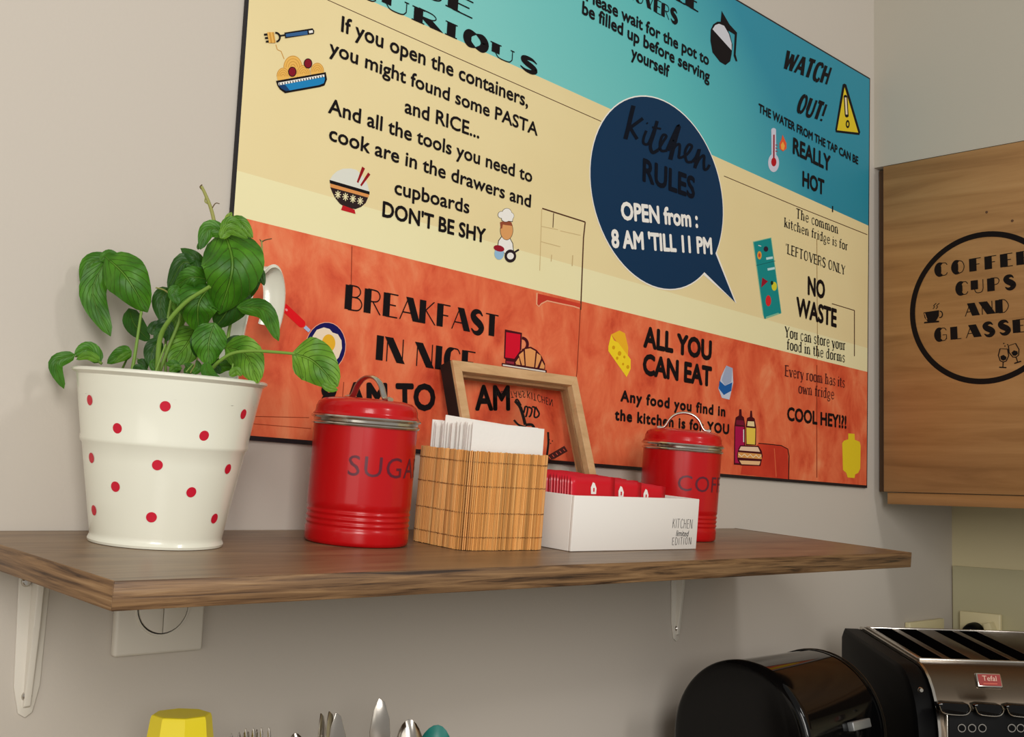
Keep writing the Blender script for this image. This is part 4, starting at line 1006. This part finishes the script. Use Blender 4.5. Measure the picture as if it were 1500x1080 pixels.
for q in ((555,372),(662,408)):   # two small knots / screw caps seen in the door face
    p=hit(*Z(1250,180,2.844)(*q)[0],(XFp,0,0),(1,0,0)); lathe('screw_cap',[(0,.0006),(.002,.0005),(.0024,0)],mat('cap_brown',(92,60,38),.6),cb,10,Matrix.Translation((-.0001,p.y+.02,p.z+.0163))@Matrix.Rotation(R_(-90),4,'Y'))
# ---------------------------------------------------------------- toaster
fw=Vector((.7099,.7043,0)); rt=Vector((.7043,-.7099,0)); tz=-.437
TM=Matrix(((rt.x,fw.x,0,0),(rt.y,fw.y,0,0),(0,0,1,0),(0,0,0,1))); org=Vector((CX,CY,0))+fw*1.515+rt*.529+Vector((0,0,tz+.0005)); TM.translation=org
to=empty('toaster',TM,'four-slot brushed steel toaster with black sides in the corner','toaster')
TW,TD,TT=.37,.345,.190
RISE=.0165
def tprof(g=0,dz=0):
    P=[(g,.012)]
    P+= [(g,.075)]
    for i in range(0,9): a=PI/2*i/8; P.append((.085-(.085-g)*math.cos(a),.095+(TT-.095-g)*math.sin(a)))
    P+=[(TD-.012,TT-g+RISE),(TD-g,TT-.012+RISE),(TD-g,.012)]
    return P
extrude('steel_shell',tprof(0),.030,TW-.030,M_steel,to,axis='x',smooth=True)
for a,b_ in ((0,.0285),(TW-.0285,TW)):
    bm=bmesh.new(); P=tprof(.0018); f=lambda a,b_,c:(c,a,b_); n=len(P)
    rr=[(a,.006),(a+.004,.001),(b_-.004,.001),(b_,.003)] if a==0 else [(a,.003),(a+.004,.001),(b_-.004,.001),(b_,.006)]
    cy_,cz_=TD/2,TT/2; rg=[]
    for x_,ins in rr: rg.append([bm.verts.new((x_,p+(cy_-p)*ins*8,q+(cz_-q)*ins*8)) for p,q in P])
    for u,v in zip(rg,rg[1:]):
        for i in range(n): bm.faces.new((u[i],u[(i+1)%n],v[(i+1)%n],v[i]))
    bm.faces.new(rg[0]); bm.faces.new(rg[-1][::-1]); bmobj('side_panel',bm,M_matb,to,True,autos=40)
for x_ in (.028,TW-.032): 
    bm=bmesh.new(); P0=tprof(-.0008); P1=tprof(.003); n=len(P0)
    R4=[[bm.verts.new((x_+dx,p,q)) for p,q in PP_] for dx,PP_ in ((0,P0),(.0035,P0),(.0035,P1),(0,P1))]
    for k in range(4):
        u,v=R4[k],R4[(k+1)%4]
        for i in range(n-1): bm.faces.new((u[i],u[i+1],v[i+1],v[i]))
    bmobj('trim_strip',bm,M_chrome,to,True,autos=40)
box('base',.01,TW-.01,.01,TD-.01,.0,.0125,M_matb,to,.002)
# top ring and slots, on the gently rising top
TTM=Matrix.Translation((0,.085,TT))@Matrix.Rotation(math.atan2(RISE,TD-.012-.085),4,'X')@Matrix.Translation((0,-.085,-TT))
rx0,rx1,ry0,ry1=.034,TW-.034,.088,TD-.022; zt=TT
def ringbar(a,b_,c,d): return box('top_frame',a,b_,c,d,zt-.001,zt+.0035,M_chrome,to,.0012,2,TTM)
ringbar(rx0,rx1,ry0,ry0+.005); ringbar(rx0,rx1,ry1-.005,ry1); ringbar(rx0,rx0+.005,ry0+.005,ry1-.005); ringbar(rx1-.005,rx1,ry0+.005,ry1-.005)
sx=[.043,.082,.137,.176]
sw=.029
gaps=[rx0+.005]+sum([[a,a+sw] for a in sx],[])+[rx1-.005]
# flat black plate stands in for shade inside the slots, steel bars between
box('slot_shade',rx0+.005,sx[-1]+sw+.004,ry0+.005,ry1-.005,zt+.0002,zt+.0006,mat('slot_dark',(6,5,5),.9,spec=0),to,M=TTM)
bars=[(rx0+.005,sx[0]),(sx[0]+sw,sx[1]),(sx[1]+sw,sx[2]),(sx[2]+sw,sx[3]),(sx[3]+sw,rx1-.005)]
for a,b_ in bars: box('slot_bar',a,b_,ry0+.005,ry1-.005,zt+.0006,zt+.0018,M_steel,to,.0005,2,TTM)
TI=TM.inverted()
def TP(x,y,dy=0): q=TI@hit(x,y,TM@Vector((0,dy,0)),-fw); return (q.x,q.z)
# badge, button, levers, control panel on the front
a=TP(1427,1004,.012); b2=TP(1462,988,.012)
bxm=Matrix.Translation((0,.004,(a[1]+b2[1])/2))@Matrix.Rotation(R_(-24),4,'X')
cxb=(a[0]+b2[0])/2
bd_=box('badge',cxb-.0165,cxb+.0165,-.0025,.006,-.0095,.0095,M_chrome,to,.002,2,M=bxm)
box('badge_face',cxb-.0143,cxb+.0143,-.0032,-.0024,-.0073,.0073,mat('badge_red',(150,34,24),.4),bd_)
V,Fc=facemesh('Tefal',0,1,0); xs=[v[0] for v in V]; s=.018/(max(xs)-min(xs))
mesh('lettering',[(cxb+(v[0]-min(xs))*s-.009,-.0036,v[1]*s*1.0-.0012) for v in V],Fc,mat('badge_ink',(226,190,170),.5),bd_)
mesh('lettering',[(cxb-.009,-.0036,-.0055),(cxb+.009,-.0036,-.0055),(cxb+.009,-.0036,-.004),(cxb-.009,-.0036,-.004)],[(0,1,2,3)],mat('badge_ink2',(200,90,70),.5),bd_)
p=TP(1348.5,1011,.006); lathe('button',[(0,.004),(.0022,.0038),(.0032,.0025),(.0036,0)],M_chrome,to,20,Matrix.Translation((p[0],.006,p[1]))@Matrix.Rotation(R_(90),4,'X'))
p0=TP(1384,1043); zc=p0[1]
box('control_panel',p0[0]+.004,TW-.05,-.0022,.003,.02,zc+.002,M_matb,to,.001)
box('panel_edge',p0[0]+.0015,p0[0]+.0032,-.003,.002,.02,zc+.002,M_chrome,to,.0006)
for x0_,x1_ in ((1368,1414),(1420,1462),(1466,1510),(1514,1556)):
    l=TP(x0_,1040); r=TP(x1_,1040); w_=r[0]-l[0]
    ls=[(l[0],.012),(l[0]+.004,.003),(l[0]+w_*.35,0),(l[0]+w_*.85,0),(r[0],.006),(r[0]-.002,.013),(l[0]+w_*.2,.014)]
    q=extrude('lever',[(a_,zc+.0+b_) for a_,b_ in ls],-.016,.002,M_gloss,to,bev=.001)
    tube('lever_trim',cr([(l[0]+.001,-.0165,zc+.010),(l[0]+.005,-.0168,zc+.002),(l[0]+w_*.4,-.0168,zc-.0004),(l[0]+w_*.85,-.0168,zc-.0002),(r[0],-.0168,zc+.006),(r[0]-.002,-.0168,zc+.012)],4),.0009,M_chrome,q,6)
for x_ in (1407,1422,1437,1480,1493):
    p=TP(x_,1066); lathe('push_button',[(.0,.0018),(.004,.0018),(.0043,.0022),(.0052,.0022),(.0055,0)],M_chrome,to,20,Matrix.Translation((p[0],-.0022,p[1]))@Matrix.Rotation(R_(90),4,'X'))
    lathe('push_button',[(0,.0024),(.0038,.0024),(.004,0)],M_matb,to,16,Matrix.Translation((p[0],-.0022,p[1]))@Matrix.Rotation(R_(90),4,'X'))
# ---------------------------------------------------------------- black roll-top bin
BX0,BX1,BY,BZ,BR=1.22,1.42,-.175,-.335,.1
bb=empty('bread_bin',Matrix.Translation((BX0,BY,tz+.0005)),'glossy black rounded bread bin with a silver handle, left of the toaster','bread bin')
hz=BZ-tz
def bprof(r,n=40):
    return [(-r,.002),]+[(-r*math.cos(PI*i/n),hz+r*math.sin(PI*i/n)) for i in range(n+1)]+[(r,.002)]
bL=BX1-BX0
def endcap(x_,s,name):
    bm=bmesh.new(); rings=[]
    for k,(dx,r) in enumerate(((0,BR),(.006,BR),(.009,BR-.0015),(.011,BR-.005),(.012,BR-.012),(.0125,BR-.03),(.013,BR-.06))):
        rings.append([bm.verts.new((x_-s*.006+s*dx,y_*1.0,z_)) for y_,z_ in [(a*(r/BR),hz+(b_-hz)*(r/BR)) for a,b_ in bprof(BR)]])
    for u,v in zip(rings,rings[1:]):
        for i in range(len(u)): bm.faces.new((u[i],u[(i+1)%len(u)],v[(i+1)%len(u)],v[i]))
    bm.faces.new(rings[-1]); bm.faces.new(rings[0][::-1]); return bmobj(name,bm,M_gloss,bb,True,autos=70)
endcap(.012,-1,'end_cap'); endcap(bL-.012,1,'end_cap')
extrude('back_shell',[(a*.985,hz+(b_-hz)*.985) for a,b_ in [( BR*math.cos(PI*i/24),hz+BR*math.sin(PI*i/24)) for i in range(0,13)]+[(-.0,.003),(BR,.003)]],.014,bL-.014,M_gloss,bb,axis='x',smooth=True)
P=[(-BR*math.cos(a)*.992,hz+BR*math.sin(a)*.992) for a in [R_(-28+i*4) for i in range(31)]]
extrude('roll_lid',P+[(a*.9,hz+(b_-hz)*.9) for a,b_ in P[::-1]],.0142,bL-.0142,M_gloss,bb,axis='x',smooth=True)
lathe('trim_ring',[(BR-.001,0),(BR+.0006,0),(BR+.0006,.0012),(BR-.001,.0012)],M_steel,bb,64,Matrix.Translation((bL-.0085,0,hz))@Matrix.Rotation(R_(90),4,'Y'))
# handle strip on the lid
best=None
BI=Matrix.Translation((BX0,BY,tz)).inverted()
for k in range(0,800):
    p=BI@at(1255,1063,1.15+k*.0006)
    if p.y*p.y+(p.z-hz)**2<(BR*.993)**2: best=p; break
if best is None: best=Vector((.15,-.09,hz+.03))
ang=math.atan2(best.z-hz,-best.y)
hm=Matrix.Translation((best.x,best.y,best.z))@Matrix.Rotation(-ang,4,'X')
box('handle',-.022,.022,-.008,.001,-.0055,.0055,mat('satin_silver',(150,152,152),.4,.6),bb,.0012,2,M=hm)
# ---------------------------------------------------------------- sockets
def socket(M,w_,label,plug=False):
    t=empty('wall_socket',M,label,'socket')
    box('cover_plate',-w_/2,w_/2,-.011,0,-.08,0,mat('cream_plastic',(226,214,170),.4),t,.002)
    for c_ in ((-w_/4,w_/4) if w_>.1 else (0,)):
        lathe('socket_well',[(.021,.0004),(.0205,-.004),(0,-.004)],mat('cream_plastic',(226,214,170),.4),t,32,Matrix.Translation((c_,-.0118,-.04))@Matrix.Rotation(R_(90),4,'X'))
    return t
s1_=hit(1333,914,(0,-.011,0),(0,1,0)); s2_=hit(1383,905,(0,-.011,0),(0,1,0))
socket(Matrix.Translation(((s1_.x+s2_.x)/2,-.0006,(s1_.z+s2_.z)/2)),s2_.x-s1_.x,'cream double wall socket on the back wall behind the toaster')
q1=hit(1412,899,(XR-.017,0,0),(1,0,0)); q2=hit(1452,896,(XR-.017,0,0),(1,0,0))
MS=Matrix.Translation((XR-.0065,(q1.y+q2.y)/2-.004,(q1.z+q2.z)/2))@Matrix.Rotation(R_(-90),4,'Z')
socket(MS,.078,'cream wall socket with plugs on the right wall splash panel')
pk=empty('power_plug',MS@Matrix.Translation((-.008,-.0115,-.036)),'round black plug pushed into the socket by the corner','plug')
lathe('plug_body',[(0,.034),(.009,.033),(.014,.028),(.017,.014),(.0175,.0)],M_matb,pk,24,Matrix.Rotation(R_(90),4,'X'))
pk2=empty('power_plug',MS@Matrix.Translation((.026,-.0115,-.03)),'cream angled plug with its cord beside the black plug','plug')
extrude('plug_body',[(-.010,.012),(.002,.016),(.016,-.018),(.012,-.032),(-.004,-.024)],-.024,0,mat('cream_plastic',(226,214,170),.4),pk2,bev=.002)
tube('cord',cr([(.01,-.012,-.03),(.016,-.014,-.06),(.0,-.02,-.11),(-.02,-.03,-.16)],5),.003,mat('cream_plastic',(226,214,170),.4),pk2,8)
# ---------------------------------------------------------------- yellow vase and cutlery below the shelf
YY=-.15
a=hit(217,1041,(0,YY,0),(0,1,0)); b_=hit(301,1038,(0,YY,0),(0,1,0))
yc=(a+b_)/2; 
zt_=yc.z-tz-.004
yv=empty('faceted_vase',Matrix.Translation((yc.x+.004,YY,tz+.0005))@Matrix.Rotation(R_(22),4,'Z'),'yellow faceted plastic vase standing under the left end of the shelf','vase')
lathe('vase_body',[(0,.0),(.030,.0),(.033,.003),(.036,.08),(.034,.14),(.0238,zt_-.003),(.0228,zt_-.0005),(.0213,zt_),(0,zt_-.001)],M_yel,yv,8,autos=14)
def cup(x_,label,r=.034):
    t=empty('cutlery_cup',Matrix.Translation((x_,YY,tz+.0005)),label,'cup','steel cutlery cups')
    lathe('cup_body',[(0,0),(r-.004,0),(r-.002,.002),(r,.11),(r+.0012,.1115),(r-.001,.112),(r-.002,.11),(r-.0035,.004),(0,.004)],M_steel,t,40)
    return t
cup(.552,'steel cup holding the forks'); cup(.632,'steel cup holding the leaning knives'); cup(.716,'steel cup holding the tall knife and the spoons',.036)
M_cut=mat('cutlery_steel',(186,180,172),.2,1)
def place(x,y,dy,lean,cupx=None,cupr=.02):
    p=hit(x,y,(0,YY+dy,0),(0,1,0)); return p
def axisM(tip,foot,roll):
    z_=(tip-foot).normalized(); x_=Vector((math.cos(roll),math.sin(roll),0)); x_=(x_-z_*x_.dot(z_)).normalized(); y_=z_.cross(x_)
    M=Matrix(((x_.x,y_.x,z_.x,foot.x),(x_.y,y_.y,z_.y,foot.y),(x_.z,y_.z,z_.z,foot.z),(0,0,0,1))); return M,(tip-foot).length
def blade(name,outline,th,parent,M=None): return extrude(name,outline,-th/2,th/2,M_cut if not isinstance(M,bpy.types.Material) else M,parent,bev=min(.0006,th*.3))
FZ=tz+.006
def knife(x,y,dy,fx,fy,roll,label,w_=.0085):
    tip=place(x,y,dy,0); foot=Vector((fx,YY+fy,FZ)); M,L=axisM(tip,foot,roll)
    t=empty('table_knife',M,label,'knife','knives in the cutlery cups')
    blade('blade',[(-w_,L-.095),(w_*.7,L-.095),(w_,L-.05),(w_*.95,L-.02),(w_*.55,L-.004),(0,L),(-w_*.6,L-.012),(-w_,L-.03)],.0014,t)
    extrude('handle',[(-.0045,.0),(.0045,0),(.0065,.01),(.0045,L-.095),(-.0045,L-.095),(-.0065,.01)],-.002,.002,M_cut,t,bev=.001)
def fork(x,y,dy,fx,fy,roll,label):
    tip=place(x,y,dy,0); foot=Vector((fx,YY+fy,FZ)); M,L=axisM(tip,foot,roll)
    t=empty('table_fork',M,label,'fork','forks in the cutlery cup')
    extrude('handle',[(-.005,0),(.005,0),(.006,.01),(.003,L-.08),(.010,L-.058),(.0112,L-.045),(-.0112,L-.045),(-.010,L-.058),(-.003,L-.08),(-.006,.01)],-.0009,.0009,M_cut,t,bev=.0004)
    for k in range(4):
        c_=-.0097+k*.00647; extrude('tine',[(c_-.0014,L-.0452),(c_+.0014,L-.0452),(c_+.0012,L-.004),(c_,L),(c_-.0012,L-.004)],-.0008,.0008,M_cut,t,bev=.0003)
def spoon(x,y,dy,fx,fy,roll,label,m=None,w_=.019):
    tip=place(x,y,dy,0); foot=Vector((fx,YY+fy,FZ)); M,L=axisM(tip,foot,roll)
    t=empty('table_spoon',M,label,'spoon','spoons in the cutlery cups')
    extrude('handle',[(-.005,0),(.005,0),(.006,.01),(.003,L-.062),(-.003,L-.062),(-.006,.01)],-.001,.001,M_cut,t,bev=.0004)
    V=[];Fc=[];n=24;K=6
    for s in (0,1):
        for k in range(K+1):
            r=k/K
            for i in range(n):
                a=2*PI*i/n; xx=w_*r*math.cos(a)*(1-.12*math.sin(a)); z_=L-.032+.032*r*math.sin(a); V.append((xx,(-.007*(1-r*r))-(.0012 if s else 0)*(1),z_))
    st=(K+1)*n
    for s in (0,1):
        for k in range(K):
            for i in range(n): Fc.append((s*st+k*n+i,s*st+k*n+(i+1)%n,s*st+(k+1)*n+(i+1)%n,s*st+(k+1)*n+i))
    for i in range(n): Fc.append((K*n+i,K*n+(i+1)%n,st+K*n+(i+1)%n,st+K*n+i))
    mesh('bowl',V,Fc,m or M_cut,t,True,autos=60)
va2=R_(-45)
fork(356,1071,.012,.556,.006,va2+.5,'steel fork leaning furthest left in the first cup')
fork(377,1066,-.006,.560,-.010,va2,'steel fork turned flat to the camera in the first cup')
fork(367,1071,.020,.545,.016,va2+1.2,'steel fork seen nearly edge-on at the back of the first cup')
spoon(432,1074,-.004,.622,-.004,va2+.2,'steel spoon whose round end barely shows between forks and knives',w_=.011)
knife(470,1045,.012,.640,.012,va2+1.25,'steel knife leaning left, first of the three close together')
knife(482,1042,.0,.640,.0,va2+1.1,'steel knife leaning left, middle one of the three close together')
knife(492,1044,-.012,.640,-.010,va2+.45,'steel knife leaning left, last of the three close together')
knife(555,1023,.010,.702,.008,va2+.2,'tall steel knife standing alone above the other cutlery',.0098)
spoon(599,1054,-.002,.715,-.012,va2+.35,'steel spoon just right of the tall knife',w_=.015)
spoon(642,1062,.008,.735,.010,va2+.1,'teal-edged spoon at the right end of the cutlery',M_teal,.019)
